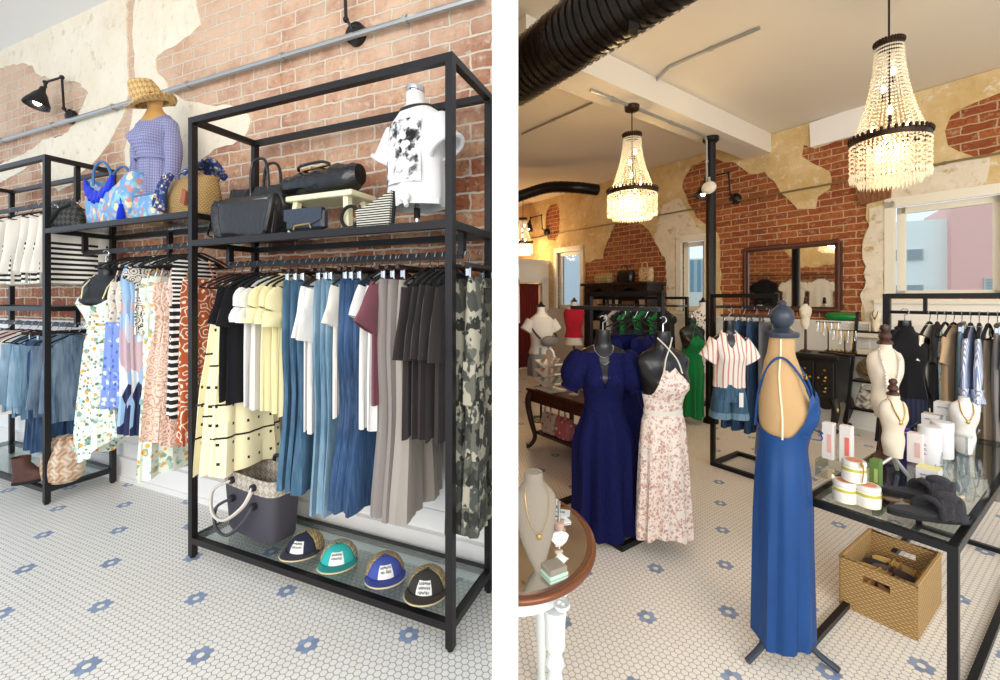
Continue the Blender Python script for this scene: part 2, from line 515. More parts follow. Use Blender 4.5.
def tile_floor_mat(name, P, axis_long_x, tile, grout, blue, sheen):
    """white hexagon mosaic with a blue flower let in at regular points"""
    q = NT(name)
    x, y, z = q.sep(q.obj())
    r3 = math.sqrt(3)
    p = q.comb(q.math('DIVIDE', x, P), q.math('DIVIDE', y, P), 0.)
    if not axis_long_x: p = q.comb(q.math('DIVIDE', y, P), q.math('DIVIDE', x, P), 0.)
    def wrap(v, w, h, ox=0., oy=0.):
        return q.vm('WRAP', q.vm('SUBTRACT', v, (ox, oy, 0)), (w / 2, h / 2, 1), (-w / 2, -h / 2, -1))
    a = wrap(p, 1, r3); b = wrap(p, 1, r3, .5, r3 / 2)
    sel = q.math('LESS_THAN', q.vm('LENGTH', a), q.vm('LENGTH', b))
    mx = q.n('ShaderNodeMix', data_type='VECTOR'); q.l(sel, mx.inputs[0]); q.l(b, mx.inputs[4]); q.l(a, mx.inputs[5])
    loc = mx.outputs[1]
    cid = q.vm('SUBTRACT', p, loc)
    lx, ly, lz = q.sep(q.vm('ABSOLUTE', loc))
    hd = q.math('MAXIMUM', lx, q.math('ADD', q.math('MULTIPLY', lx, .5), q.math('MULTIPLY', ly, r3 / 2)))
    g = q.step(hd, .425, .475)
    W, Hh = 24., 8 * r3
    d = q.math('MINIMUM', q.vm('LENGTH', wrap(cid, W, Hh)), q.vm('LENGTH', wrap(cid, W, Hh, 12., 4 * r3)))
    fl = q.math('MULTIPLY', q.math('LESS_THAN', d, 1.2), q.math('GREATER_THAN', d, .3))
    wn = q.n('ShaderNodeTexWhiteNoise'); q.l(q.vm('ADD', cid, (.01, .01, 0)), wn.inputs['Vector'])
    n = q.noise(q.obj(), 1.3, 4, .6)
    c = q.mix(q.math('MULTIPLY', wn.outputs['Value'], .22), hx(tile), hx(sheen))  # second tile tone, mixed in at random from tile to tile
    c = q.mix(q.math('MULTIPLY', q.step(n, .4, .75), .35), c, hx(sheen))
    c = q.mix(fl, c, q.mix(wn.outputs['Value'], hx(blue), tuple(k * .7 for k in hx(blue)[:3]) + (1,)))
    c = q.mix(g, c, hx(grout))
    q.bump(q.math('SUBTRACT', 1., g), .25, .003)
    return q.fin(c, q.math('ADD', q.math('MULTIPLY', g, .4), .32))
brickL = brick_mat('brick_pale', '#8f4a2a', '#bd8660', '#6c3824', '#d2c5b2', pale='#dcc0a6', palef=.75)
brickR = brick_mat('brick_red', '#8a4423', '#a8602f', '#6f3820', '#c0a07c', .24, .085)
plasL = plaster_mat('plaster_cream', '#ece2cf', '#e2d5bd', '#d2c2a6')
plasR = plaster_mat('plaster_ochre', '#dcc596', '#c4a468', '#e0d6c0', 2.6)
white_paint = plain('#f1efec', .5, 0, .03, 4)
ceil_paint = plain('#e6ddcd', .8, 0, .04, 2)
trim_paint = plain('#efece2', .45, 0, .04, 5)

# ------------------------------------------------------------------ floors, ceilings
def poly_floor(name, fr, pts, m, z0=-.1, z1=0.):
    o = MB().slab([((fr.p(*p) - fr.o).dot(fr.u), (fr.p(*p) - fr.o).dot(fr.v)) for p in pts], z0, z1).build(name, m, smooth=False)
    o.location = fr.o; o.rotation_euler = (0, 0, fr.rz); return struct(o)
def loc_of(fr, x, y):
    q = Vector((x, y, 0)) - fr.o; return (q.dot(fr.u), q.dot(fr.v))
LW = .50          # the brick wall stands this far behind the rack line
flL = tile_floor_mat('hex_tile_cool', .031, True, '#efebe4', '#908f8e', '#8fa3c8', '#ddd7cd')
flR = tile_floor_mat('hex_tile_warm', .029, False, '#f1e9de', '#a19a92', '#8fa2c4', '#e6d8c6')
uM = loc_of(L, .01, 2.31)[0]
poly_floor('floor_left', L, [(-6.0, LW + .2), (-6.0, -5), loc_of(L, .01, -3.), loc_of(L, .01, 2.55)], flL)
poly_floor('floor_right', R, [loc_of(R, .01, -3.), loc_of(R, 9.0, -3.), (3.0, .3), (-7.2, .3), loc_of(R, .01, 11.2)], flR)
CL, CR = 4.05, 3.69
poly_floor('ceiling_left', L, [(-6.0, LW + .2), (-6.0, -3.2), loc_of(L, .01, .2), loc_of(L, .01, 2.55)], plain('#e9e8e6', .8, 0, .03, 2), CL, CL + .1)
poly_floor('ceiling_right', R, [loc_of(R, .01, .2), loc_of(R, 7.0, .2), (2.4, .3), (-7.2, .3), loc_of(R, .01, 11.2)], ceil_paint, CR, CR + .1)

# ------------------------------------------------------------------ the white partition between the two rooms
part_wall = MB().box((.012, 1.0 + 5.2, 2.05), (.060, 10.4, 4.1)).build('wall_middle', plain('#f6f5f3', .6, 0, .02, 3), smooth=False)
struct(part_wall)
facing = MB().box((0, 0, 1.92), (7.6, .012, 3.5)).build('brick_facing', brickR, part_wall, smooth=False); facing.location = (.064, 6.4, 0); facing.rotation_euler = (0, 0, PI / 2)
MB().prism(ragged([(-3.6, 2.3), (-1.9, 2.1), (-1.5, 2.6), (-1.2, 3.1), (-.9, 2.5), (-.2, 2.2), (.6, 2.5), (1.2, 3.66), (-3.6, 3.66)], .1, .03, 4), -.014, -.006).build('plaster', plasR, facing, smooth=False)

# ------------------------------------------------------------------ left room: brick wall, plaster, wainscot
def fr_empty(fr, u, v, z=0., rz=0.): return fr.p(u, v, z), fr.rz + rz
U1 = 1.70
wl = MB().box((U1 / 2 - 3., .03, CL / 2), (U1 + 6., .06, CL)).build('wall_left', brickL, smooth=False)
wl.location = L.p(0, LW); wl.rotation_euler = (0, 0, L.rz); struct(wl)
def lpx(pts, v=LW): return [L.at(x, y, v) for x, y in pts]
def plaster(name, pts, holes, fr, wall, m, v, seed=1, th=.012, step=.05, amp=.012):
    o = plate_with_holes(name, ragged([fr.at(x, y, v) for x, y in pts], step, amp, seed), [ragged([fr.at(x, y, v) for x, y in h], step, amp, seed + 5 + i) for i, h in enumerate(holes)], -th, .0, m, wall)
    return o
# big cream patches left by the old plaster (outlines read off the brick edge)
pl1 = [(-60, 10), (60, -20), (128, -8), (128, 30), (129, 60), (130, 95), (124, 118), (112, 140), (102, 155), (94, 164), (84, 172), (72, 186), (60, 192), (45, 178), (40, 158), (22, 172), (-30, 200), (-60, 200)]
h1 = [(-40, 110), (-10, 72), (22, 64), (34, 66), (38, 74), (52, 80), (66, 80), (82, 84), (90, 93), (86, 102), (81, 112), (78, 122), (70, 132), (60, 137), (44, 140), (36, 148), (22, 156), (-40, 184)]
pl2 = [(137, -12), (190, -30), (202, 26), (192, 36), (180, 44), (165, 52), (157, 60), (159, 74), (168, 82), (170, 92), (180, 97), (186, 101), (200, 103), (212, 106), (225, 105), (238, 108), (250, 115), (252, 122), (249, 132), (245, 139), (238, 142), (228, 146), (215, 150), (205, 158), (196, 165), (190, 176), (182, 184), (168, 180), (150, 176), (134, 178), (127, 165), (126, 150), (131, 130), (134, 112), (136, 90), (136, 60), (134, 30)]
plaster('plaster', pl1, [h1], L, wl, plasL, LW, 3)
plaster('plaster', pl2, [], L, wl, plasL, LW, 8)
# plaster round the lower edge of the brick and a painted wainscot with a rail, panels and a tall baseboard
zr = 1.27
w = MB().box((U1 / 2 - 3., -.012, zr / 2), (U1 + 6., .024, zr)).build('trim_1', white_paint, smooth=False)
w.location = L.p(0, LW); w.rotation_euler = (0, 0, L.rz); struct(w)
m_ = MB().box((U1 / 2 - 3., -.03, zr + .01), (U1 + 6., .06, .03)).box((U1 / 2 - 3., -.024, zr - .03), (U1 + 6., .036, .03))
m_.build('rail', white_paint, w, smooth=False)
m_ = MB()
for i in range(7):
    u0 = U1 - .08 - .95 * i; u1 = u0 - .85
    for a, b in (((u0, .30), (u1, .30)), ((u0, 1.10), (u1, 1.10)), ((u0, .30), (u0, 1.10)), ((u1, .30), (u1, 1.10))):
        m_.bar((a[0], -.03, a[1]), (b[0], -.03, b[1]), .03, .014, up=(0, 1, 0))
m_.build('panel', white_paint, w, smooth=False)
b_ = MB().box((U1 / 2 - 3., -.035, .085), (U1 + 6., .024, .17)).box((U1 / 2 - 3., -.042, .18), (U1 + 6., .036, .025)).box((U1 / 2 - 3., -.052, .02), (U1 + 6., .018, .04))
bb = b_.build('baseboard_left', white_paint, smooth=False); bb.location = L.p(0, LW); bb.rotation_euler = (0, 0, L.rz); struct(bb)

# ------------------------------------------------------------------ right room: wall with three windows, plaster over brick
def rp(pts, v=0.): return [R.at(x, y, v) for x, y in pts]
UR0, UR1 = -7.15, 2.42
def win_rect(px0, px1, pyt, zs):
    u0, zt = R.at(px0, pyt, 0); u1, _ = R.at(px1, pyt, 0); return (u0, u1, zs, zt)
WINS = [win_rect(556, 583, 251, 1.28), win_rect(679, 709, 240, 1.30), win_rect(889, 1012, 204, 1.50)]
def rect(u0, u1, z0, z1, g=0.): return [(u0 - g, z0 - g), (u1 + g, z0 - g), (u1 + g, z1 + g), (u0 - g, z1 + g)]
wr = plate_with_holes('wall_right', rect(UR0, UR1, 0, CR), [rect(*q) for q in WINS], 0, .24, brickR)
wr.location = R.o; wr.rotation_euler = (0, 0, R.rz); struct(wr)
zlow = 1.17
def zb(px): return (R.at(px, 300, 0)[0], zlow)
P1 = rp([(683, 190), (684, 178), (692, 165), (710, 158), (733, 162), (750, 174), (765, 172), (781, 193), (798, 209), (816, 209), (818, 197), (830, 189), (830, 172), (814, 164), (802, 156), (804, 145), (815, 149), (868, 131), (872, 182), (867, 209), (870, 226), (863, 250), (868, 267), (863, 300)]) + [zb(864), zb(724)] + rp([(722, 300), (720, 240), (713, 228), (700, 220), (690, 206)])
P2 = rp([(616, 222), (638, 220), (649, 230), (659, 248), (666, 259), (668, 285)]) + [zb(668), zb(586)] + rp([(585, 285), (586, 262), (603, 259), (607, 242)])
P3 = rp([(551, 205), (557, 203), (560, 210), (560, 232), (556, 241), (549, 240), (546, 228), (547, 212)])
P4 = rp([(945, 131), (951, 116), (966, 107), (1003, 92), (1006, 148), (975, 157), (960, 152), (948, 146)])
u0_, u1_ = UR0 + .01, UR1 - .01
pr = plate_with_holes('plaster', [(u0_, 1.1), (u1_, 1.1), (u1_, CR - .005), (u0_, CR - .005)], [ragged(P1, .09, .022, 2), ragged(P2, .09, .022, 5), ragged(P3, .09, .02, 6), ragged(P4, .08, .02, 7)] + [rect(*q, .012) for q in WINS], -.018, 0, plasR, wr)
# chalkier plaster beside the big window and a whitewashed panel under the ceiling
plasW = plaster_mat('plaster_chalk', '#e6ddca', '#d8cbb2', '#b99f78', 4.)
for k, pts in enumerate(([(870, 209), (889, 203), (890, 215), (884, 280), (888, 322), (866, 322), (862, 300), (867, 267), (863, 250), (870, 226)], [(664, 205), (680, 198), (700, 228), (712, 236), (676, 238), (677, 305), (668, 300), (667, 262), (655, 240)], [(893, 178), (960, 160), (990, 158), (985, 186), (889, 203), (884, 192)])):
    plate_with_holes('plaster', ragged(rp(pts), .07, .018, 11 + k), [], -.03, -.014, plasW, wr)
plate_with_holes('panel', rp([(811, 124), (868, 105), (868, 133), (812, 148)]), [], -.05, 0, white_paint, wr)
plate_with_holes('lintel', rp([(858, 186), (893, 181), (892, 198), (860, 206)]), [], -.06, 0, wood('#6a3f24', '#8a5a38', 5), wr)
ua_, ub_ = WINS[2][0] - .12, WINS[2][1] + .1
MB().box(((ua_ + ub_) / 2, -.02, 1.34), (ub_ - ua_, .04, .26)).build('under_sill_panel', trim_paint, wr, smooth=False)
# wainscot, chair rail and baseboard
def run(name, m, boxes, parent=None):
    q = MB()
    for (z0, z1, dep) in boxes: q.box(((UR0 + UR1) / 2, -dep / 2, (z0 + z1) / 2), (UR1 - UR0, dep, z1 - z0))
    o = q.build(name, m, parent, smooth=False)
    if parent is None: o.location = R.o; o.rotation_euler = (0, 0, R.rz); struct(o)
    return o
wn = run('trim_2', trim_paint, [(0, 1.2, .024)])
run('rail', trim_paint, [(1.2, 1.23, .07), (1.16, 1.2, .045)], wn)
run('baseboard_right', trim_paint, [(0, .17, .042), (.17, .195, .05), (0, .04, .06)])
win_paint = plain('#e9e4d2', .4, 0, .04, 6)
for i, (a, b, z0, z1) in enumerate(WINS):
    w_ = struct(MB().box(((a + b) / 2, .05, z0 - .035), (b - a + .22, .26, .05)).build(f'window_{i + 1}', win_paint, smooth=False))
    w_.location = R.o; w_.rotation_euler = (0, 0, R.rz)
    fm = MB(); c = .10
    for (x0, x1, y0, y1) in ((a - .03, a + c * .55, z0, z1 + .02), (b - c * .55, b + .03, z0, z1 + .02), (a - .03, b + .03, z1 - c * .5, z1 + .05)):
        fm.box(((x0 + x1) / 2, -.015, (y0 + y1) / 2), (x1 - x0, .05, y1 - y0))
    fm.build('window_frame', win_paint, w_, smooth=False)
    fm = MB(); s0, s1, t0, t1 = a + .055, b - .055, z0 + .0, z1 - .05
    for (x0, x1, y0, y1) in ((s0, s0 + .07, t0, t1), (s1 - .07, s1, t0, t1), (s0, s1, t0, t0 + .08), (s0, s1, t1 - .07, t1)):
        fm.box(((x0 + x1) / 2, .07, (y0 + y1) / 2), (x1 - x0, .045, y1 - y0))
    fm.build('sash', win_paint, w_, smooth=False)
    MB().box(((a + b) / 2, .08, (z0 + z1) / 2), (b - a - .2, .006, z1 - z0 - .18)).build('pane', sheet_glass(), w_, smooth=False)
# end wall with the fitting room doorway
be = R.p(-5.35, 0); bd = -R.v
FE = Frame((be.x, be.y), (bd.x, bd.y))   # its own axes: u comes away from the brick wall
MBq = MB(); Ls = 1.28
wb = MB()
for (x0, x1, z0, z1) in ((0, .22, 0, 2.3), (.22, Ls, 1.83, 2.3), (.95, Ls, 0, 1.83)):
    wb.box(((x0 + x1) / 2, 0, (z0 + z1) / 2), (x1 - x0, .1, z1 - z0))
wb = struct(wb.build('wall_back', trim_paint, smooth=False)); wb.location = FE.o; wb.rotation_euler = (0, 0, FE.rz)
md = MB()
sg = 1 if FE.v.dot(Vector((0, -1, 0))) > 0 else -1
for (x0, x1, z0, z1) in ((.12, .22, 0, 1.93), (.12, .98, 1.83, 1.95), (.06, 1.05, 1.95, 2.0), (-.02, Ls, 2.24, 2.32)):
    md.box(((x0 + x1) / 2, sg * .06, (z0 + z1) / 2), (x1 - x0, .05, z1 - z0))
md.build('casing', trim_paint, wb, smooth=False)
FEsg = sg
# beam, slim iron column
bm0 = Vector((1.326, 4.32, 0)); bdir = Vector((2.54 - 1.326, 5.18 - 4.32, 0)).normalized()
be0, be1 = bm0 - bdir * 1.25, bm0 + bdir * 3.0
be0 = bm0 - bdir * 1.5
b_ = struct(MB().box((0, 0, 0), ((be1 - be0).length, .34, .26)).build('beam', ceil_paint, smooth=False))
b_.location = (be0 + be1) / 2 + Vector((0, 0, CR - .125)); b_.rotation_euler = (0, 0, math.atan2(bdir.y, bdir.x))
pil = struct(MB().lathe([(.085, 0), (.085, .04), (.058, .07), (.055, 3.36), (.09, 3.39), (.09, CR - .255)], 20).build('pillar', plain('#17161a', .4, .3, .08)))
pil.location = (2.54, 5.18, 0)
# ------------------------------------------------------------------ outside the windows
def ext_box(name, c, d, rz, h, wins=()):
    o = struct(MB().box((0, 0, d[2] / 2), d).build(name, plain(h, .8, 0, .05, 2), smooth=False)); o.location = c; o.rotation_euler = (0, 0, rz)
    for x, z, w, hh in wins:
        f = MB()
        f.box((x, -d[1] / 2 - .03, z), (w, .08, hh)); f.build('window', plain('#c9cbc8', .5), o, smooth=False)
        g = MB()
        for s_ in (-1, 1):
            for k in range(7): g.box((x + s_ * w * .24, -d[1] / 2 - .08, z - hh * .42 + hh * .14 * k), (w * .42, .03, hh * .09))
        g.build('shutter', plain('#a9b3b8', .6), o, smooth=False)
    return o
q = R.p(0.3, 9); w3 = at(925, 240, 13)
ext_box('exterior_building', at(972, 298, 13.0) - Vector((0, 0, 1.5)) + Vector((2.15, 0.3, 0)), (4.2, 3, 4.4), math.radians(-33), '#f6bfb4', [(-.95, 1.78, .95, .62)])
ext_box('exterior_building', at(915, 298, 15) - Vector((0, 0, 1.5)), (3.2, 3, 4.0), math.radians(-33), '#f4f6f0', [(-.5, 2.9, .8, .35), (-.5, 1.75, .8, .35)])
ext_box('exterior_building', at(600, 298, 26) - Vector((0, 0, 1.5)), (16, 3, 3.6), math.radians(-20), '#e6dfd2')
ext_box('exterior_building', at(560, 298, 24) - Vector((0, 0, 1.5)), (9, 3, 5.6), math.radians(-20), '#cfd6dc')
aw = MB().prism([(-1.6, 0), (1.6, 0), (1.6, .06), (.9, 1.0), (-.9, 1.0), (-1.6, .06)], -.6, .1)
aw = struct(aw.build('exterior_awning', stripes('#7f97a6', '#a9bcc6', 5., .5, 0), smooth=False)); aw.location = at(700, 292, 14); aw.rotation_euler = (0, 0, -.4)
gr = struct(MB().box((0, 0, 0), (60, 40, .1)).build('exterior_ground', plain('#a7a39b', .9, 0, .05, 2), smooth=False)); gr.location = R.p(0, 21.0, -.3); gr.rotation_euler = (0, 0, R.rz)

# ------------------------------------------------------------------ light
wd = bpy.data.worlds.new('daylight'); S.world = wd; wd.use_nodes = True
nt = wd.node_tree; bg = nt.nodes['Background']; bg.inputs[0].default_value = hx('#d6e6f6'); bg.inputs[1].default_value = 1.5
def area(name, loc, look, size, sizey, energy, h):
    ld = bpy.data.lights.new(name, 'AREA'); ld.shape = 'RECTANGLE'; ld.size = size; ld.size_y = sizey; ld.energy = energy; ld.color = hx(h)[:3]
    o = bpy.data.objects.new(name, ld); COL.objects.link(o); o.location = loc
    o.rotation_euler = (Vector(look) - Vector(loc)).to_track_quat('-Z', 'Y').to_euler(); return o
def point(name, loc, energy, h, r=.05):
    ld = bpy.data.lights.new(name, 'POINT'); ld.energy = energy; ld.color = hx(h)[:3]; ld.shadow_soft_size = r
    o = bpy.data.objects.new(name, ld); COL.objects.link(o); o.location = loc; return o
# shopfront daylight behind the viewer
area('shopfront_daylight', (-2.2, -3.2, 2.6), (-1.2, 2.6, 1.2), 4.0, 2.6, 185, '#fff6ea')
area('shopfront_daylight', (2.6, -3.2, 2.6), (2.4, 5.0, 1.0), 4.0, 2.6, 235, '#fff0dc')
S.view_settings.view_transform = 'Standard'; S.view_settings.look = 'None'; S.view_settings.gamma = 1.; S.view_settings.exposure = 0.
S.view_settings.use_curve_mapping = False
S.cycles.max_bounces = 8; S.cycles.transparent_max_bounces = 24; S.cycles.use_denoising = True
# ------------------------------------------------------------------ LEFT ROOM
steel = plain('#2a2728', .38, .55, .10, 18)
blackcloth = cloth('#121216', var=.05)
velvet = plain('#0e0e10', .8, 0, .05, 60)
chrome = plain('#c9ccd0', .2, .95, .03, 10)
def rack(name, label, fr, u0, u1, v0, v1, h, shelves=(), frames=(), rails=(), top=True, w=.034, group=None, feet=True, cat='clothes rack', m=None, posts=((0, 0), (1, 0), (0, 1), (1, 1)), arm=None):
    """steel box rack; shelves carry glass, frames are open, rails run between short brackets: (z, v, z of the frame it hangs from)"""
    m = m or steel
    t = T(name, label, cat, fr.p(u0, v0), fr.rz, group)
    W, D = u1 - u0, v1 - v0
    for i, j in posts:
        x, y = i * W, j * D
        MB().box((x, y, h / 2 + .006), (w, w, h - .012)).build('post', m, t, smooth=False)
        if feet: MB().lathe([(.014, 0), (.016, .012)], 10, (x, y, 0)).build('foot', velvet, t)
    def ring(z):
        return MB().box((W / 2, 0, z), (W - w, w, w)).box((W / 2, D, z), (W - w, w, w)).box((0, D / 2, z), (w, D - w, w)).box((W, D / 2, z), (w, D - w, w))
    if top: ring(h - w / 2).build('top_frame', m, t, smooth=False)
    for z in frames: ring(z).build('frame', m, t, smooth=False)
    for z in shelves:
        s_ = ring(z).build('shelf_frame', m, t, smooth=False)
        MB().box((W / 2, D / 2, z + w / 2 + .004), (W - .01, D - .01, .008)).build('glass_shelf', sheet_glass(), s_, smooth=False)
    for z, v, zf in rails:
        b = MB().box((W / 2, v, z), (W - .08, .014, .034))
        for x in (.045, W - .045): b.box((x, v, (z + zf) / 2), (.03, .03, zf - z))
        b.build('hanging_rail', m, t, smooth=False)
    return t
RV = .19; RD = .395; RH = 2.54; ZS = 1.815; ZR = L.at(348, 260, RV)[1]
ZM = 1.985; ZMR = L.at(140, 249, RV)[1]
UL0, UL1 = -3.35, -1.647
rack('clothes_rack', 'tall black steel rack with glass shelves, holding tees, jeans and caps', L, 0, 1.70, 0, RD, RH, (ZS, .105), (), ((ZR, RV, ZS),))
rack('clothes_rack', 'tall black steel rack with striped knits above denim jackets', L, UL0, UL1, 0, RD, RH, (.105,), (1.42,), ((2.26, RV, RH - .03), (1.29, RV, 1.42)))
t = T('bridge_shelf', 'black steel and glass shelf bridging two tall racks over the long dresses', 'shelf', L.p(UL1 + .02, 0, ZM), L.rz)
W = -UL1 - .04
MB().box((W / 2, 0, 0), (W, .034, .034)).box((W / 2, RD, 0), (W, .034, .034)).box((.015, RD / 2, 0), (.03, RD - .034, .034)).box((W - .015, RD / 2, 0), (.03, RD - .034, .034)).build('shelf_frame', steel, t, smooth=False)
MB().box((W / 2, RD / 2, .022), (W - .01, RD - .01, .008)).build('glass_shelf', sheet_glass(), t, smooth=False)
b = MB().box((W / 2, RV, ZMR - ZM), (W - .06, .014, .034))
for x in (.045, W - .045): b.box((x, RV, (ZMR - ZM) / 2), (.03, .03, ZM - ZMR))
b.box((W * .47, RD - .02, -.35), (.03, .03, .7))
b.build('hanging_rail', steel, t, smooth=False)

# ---- hangers and garments. Each hangs at its rail; local x points into the wall, y along the rail, z = 0 at the rail
def _hook(r=.026):
    return [(0, 0, -.045)] + [(0 - .0 + r * sin(a), 0, r * cos(a) - .0) for a in [PI * .8, PI * .5, PI * .25, 0, -PI * .25, -PI * .5]]
_proto = {}
def hanger(loc, rz, label, kind='velvet', group='hangers on the rails', w=.2, small=False):
    key = (kind, w)
    if key in _proto: return dup(_proto[key], loc, rz, label, group)
    if kind == 'velvet':
        t = T('clothes_hanger', label, 'hanger', loc, rz, group)
        pts = spline([(-w * .98, 0, -.135), (-w * .8, 0, -.11), (-w * .3, 0, -.068), (0, 0, -.05), (w * .3, 0, -.068), (w * .8, 0, -.11), (w * .98, 0, -.135)], 3)
        MB().tube(pts, .009, 6, flat=.6).tube([(-w * .93, 0, -.137), (0, 0, -.145), (w * .93, 0, -.137)], .0045, 5).build('shoulder_bar', velvet, t)
        MB().tube(_hook(), .0028, 6).build('hook', chrome, t)
    else:
        t = T('clip_hanger', label, 'hanger', loc, rz, group)
        MB().tube(_hook() + [], .0028, 6).build('hook', chrome, t)
        MB().box((0, 0, -.055), (w * 1.9, .02, .022), 0, .004).build('bar', wood('#3a241b', '#24150f', 8), t)
        for s_ in (-1, 1):
            MB().box((s_ * w * .72, 0, -.085), (.012, .018, .036), 0, .003).box((s_ * w * .72, -.012, -.085), (.006, .006, .046)).build('clip', chrome, t)
    _proto[key] = t
    return t
def sleeve(p0, p1, r0, r1, flat=.45, n=14, seed=0, fold=.004, steps=7, bow=.0):
    """sleeve from shoulder p0 to cuff p1, flattened front to back (y)"""
    p0, p1 = Vector(p0), Vector(p1); d = (p1 - p0).normalized(); ax = Vector((-d.z, 0, d.x)) if abs(d.x) + abs(d.z) > 1e-6 else Vector((1, 0, 0))
    rnd = random.Random(seed); ph = rnd.uniform(0, 6)
    rs = []
    for i in range(steps + 1):
        t = i / steps; c = p0 + (p1 - p0) * t; r = r0 + (r1 - r0) * t + bow * sin(PI * t)
        ring = []
        for k in range(n):
            a = 2 * PI * k / n
            f = fold * sin(3 * a + ph + 5 * t)
            ring.append(c + ax * ((r + f) * cos(a)) + Vector((0, 1, 0)) * ((r * flat + f) * sin(a)))
        rs.append(ring)
    return MB().rings(rs)
def tee(loc, rz, label, m, ln=.66, w=.195, sl=.24, ang=62, r0=.085, r1=.10, seed=0, group=None, name='tee_shirt', frill=False, cuff=None, low=None, fold=.008, d=.017, top=None):
    t = T(name, label, 'shirt' if name != 'denim_jacket' else 'jacket', loc, rz, group)
    zt = -.075
    lv = [(zt - ln, w * 1.0, d * 1.0, 0, 0, fold), (zt - ln * .55, w * .98, d, 0, 0, fold * .8), (zt - ln * .3, w * .96, d, 0, 0, fold * .4), (zt - .14, w * .95, d * .95, 0, 0, .003), (zt - .06, w * .82, d * .8, 0, 0, 0), (zt - .02, w * .52, d * .6, 0, 0, 0), (zt + .005, w * .34, d * .5, 0, 0, 0)]
    body(lv, 30, 18, 7, seed, zwave=.006).build('body', m, t)
    a = math.radians(ang)
    for s_ in (-1, 1):
        p0 = (s_ * w * .70, 0, zt - .075); p1 = (s_ * (w * .74 + sl * cos(a)), 0, zt - .085 - sl * sin(a))
        sm = sleeve(p0, p1, r0 * .8, r1 * .82, .2, 14, seed + s_, .004, bow=.02 if frill else 0)
        if frill:
            q = (p1[0] + s_ * .008, 0, p1[2] - .07); sm2 = sleeve((p1[0], 0, p1[2] + .01), q, r1 * .74, r1 * .92, .3, 20, seed + 3 + s_, .008, 4); o_ = len(sm.v); sm.v += sm2.v; sm.f += [tuple(i + o_ for i in f) for f in sm2.f]
        sm.build('sleeve', m, t)
    nk = MB().tube(circle((0, 0, zt + .004), w * .35, 18, ry=d * .62), .006, 6, closed=True); nk.build('collar', cuff or m, t)
    if low is not None:
        lw, zf = low
        body([(zt - ln - .002, w * 1.03, d * 1.08, 0, 0, fold), (zt - ln * zf, w * 1.0, d * 1.12, 0, 0, fold * .8)], 30, 8, 7, seed).build('lower_panel', lw, t)
    return t
def trousers(loc, rz, label, m, ln=1.05, wa=.17, hem=.13, seed=0, group=None, name='trousers', pockets=False, trim=None, fold=.006, d=.020, zt=-.105):
    t = T(name, label, 'trousers', loc, rz, group)
    for s_ in (-1, 1):
        c = s_ * wa * .5
        lv = [(zt - ln, hem * .5, d * 1.25, c * 1.15 * (hem / .13) ** .3, 0, fold * 1.6), (zt - ln * .6, wa * .47, d, c * 1.0, 0, fold), (zt - ln * .3, wa * .53, d * 1.05, c, 0, fold * .5), (zt - .16, wa * .53, d, c * .96, 0, .002), (zt - .02, wa * .5, d * .7, c, 0, 0)]
        body(lv, 22, 20, 4, seed + s_, zwave=.004).build('trouser_leg', m, t)
    body([(zt - .045, wa * 1.0, d * .82, 0, 0, 0), (zt, wa * .98, d * .78, 0, 0, 0)], 24, 2).build('waistband', trim or m, t)
    for x in (-.7, -.2, .3, .75):
        pass
    if pockets:
        for s_ in (-1, 1):
            MB().box((s_ * wa * .98, -.002, zt - .46), (.02, d * 1.7, .2), 0, .006).build('cargo_pocket', m, t)
    return t
def strap_dress(loc, rz, label, m, ln=1.0, wt=.15, ww=.12, hem=.2, seed=0, group=None, zt=-.22, strap=True, low=None, trims=(), d=.024, dh=.04, fold=.011, k=8, sleeves=None, name='long_dress', trim_m=None, asym=0.):
    t = T(name, label, 'dress', loc, rz, group)
    lv = [(zt - ln, hem, dh, 0, 0, fold * 1.3), (zt - ln * .75, hem * .93, dh * .92, 0, 0, fold), (zt - ln * .5, (hem + ww) / 2 * 1.02, dh * .8, 0, 0, fold * .7), (zt - .26, ww * 1.03, d, 0, 0, .004), (zt - .22, ww, d * .9, 0, 0, .002), (zt - .1, wt, d, 0, 0, .003), (zt, wt * .88, d * .75, 0, 0, 0)]
    bm_ = body(lv, 36, 30, k, seed, zwave=.01)
    if asym:
        bm_.v = [(x, y, z + asym * max(0, x / hem) * max(0, (zt - ln * .55 - z)) ) for x, y, z in bm_.v]
    bm_.build('gown', m, t)
    if strap:
        for s_ in (-1, 1): MB().tube([(s_ * wt * .7, 0, zt - .01), (s_ * wt * .55, .004, zt * .5 - .04), (s_ * wt * .45, 0, -.082)], .005, 6).build('strap', m, t)
    if sleeves:
        for s_ in (-1, 1): sleeve((s_ * wt * .85, 0, zt - .06), (s_ * (wt + .06), 0, zt - .06 - sleeves), .06, .075, .5, 14, seed, .006).build('sleeve', m, t)
    if low:
        lm, z0, z1 = low
        body([(zt - ln * z1, hem * 1.03, dh * 1.06, 0, 0, fold * 1.3), (zt - ln * (z0 + z1) / 2, hem * .96, dh, 0, 0, fold), (zt - ln * z0, (hem * z0 + ww * (1 - z0)) * 1.05, dh * .85, 0, 0, fold * .6)], 36, 14, k, seed, zwave=.01).build('skirt_tier', lm, t)
    for zf in trims:
        rows_ = [bm_.v[j:j + 36] for j in range(0, len(bm_.v) - 35, 36)]
        pts = min(rows_, key=lambda r_: abs(r_[9][2] - (zt - ln * zf)))
        MB().tube([(x * 1.01, y * 1.02, z_) for x, y, z_ in pts], .0055, 6, closed=True).build('trim_tape', trim_m or blackcloth, t)
    return t
GR = L.rz + PI / 2
def hang_at(px, zr, v=.0, jit=0.): return L.p(L.at(px, 290, v)[0], RV, zr), GR + jit
rj = random.Random(4)
polka = dots('#efe6bd', '#1a1a1c', .075, .085)
RACKN = 'on the tall rack'
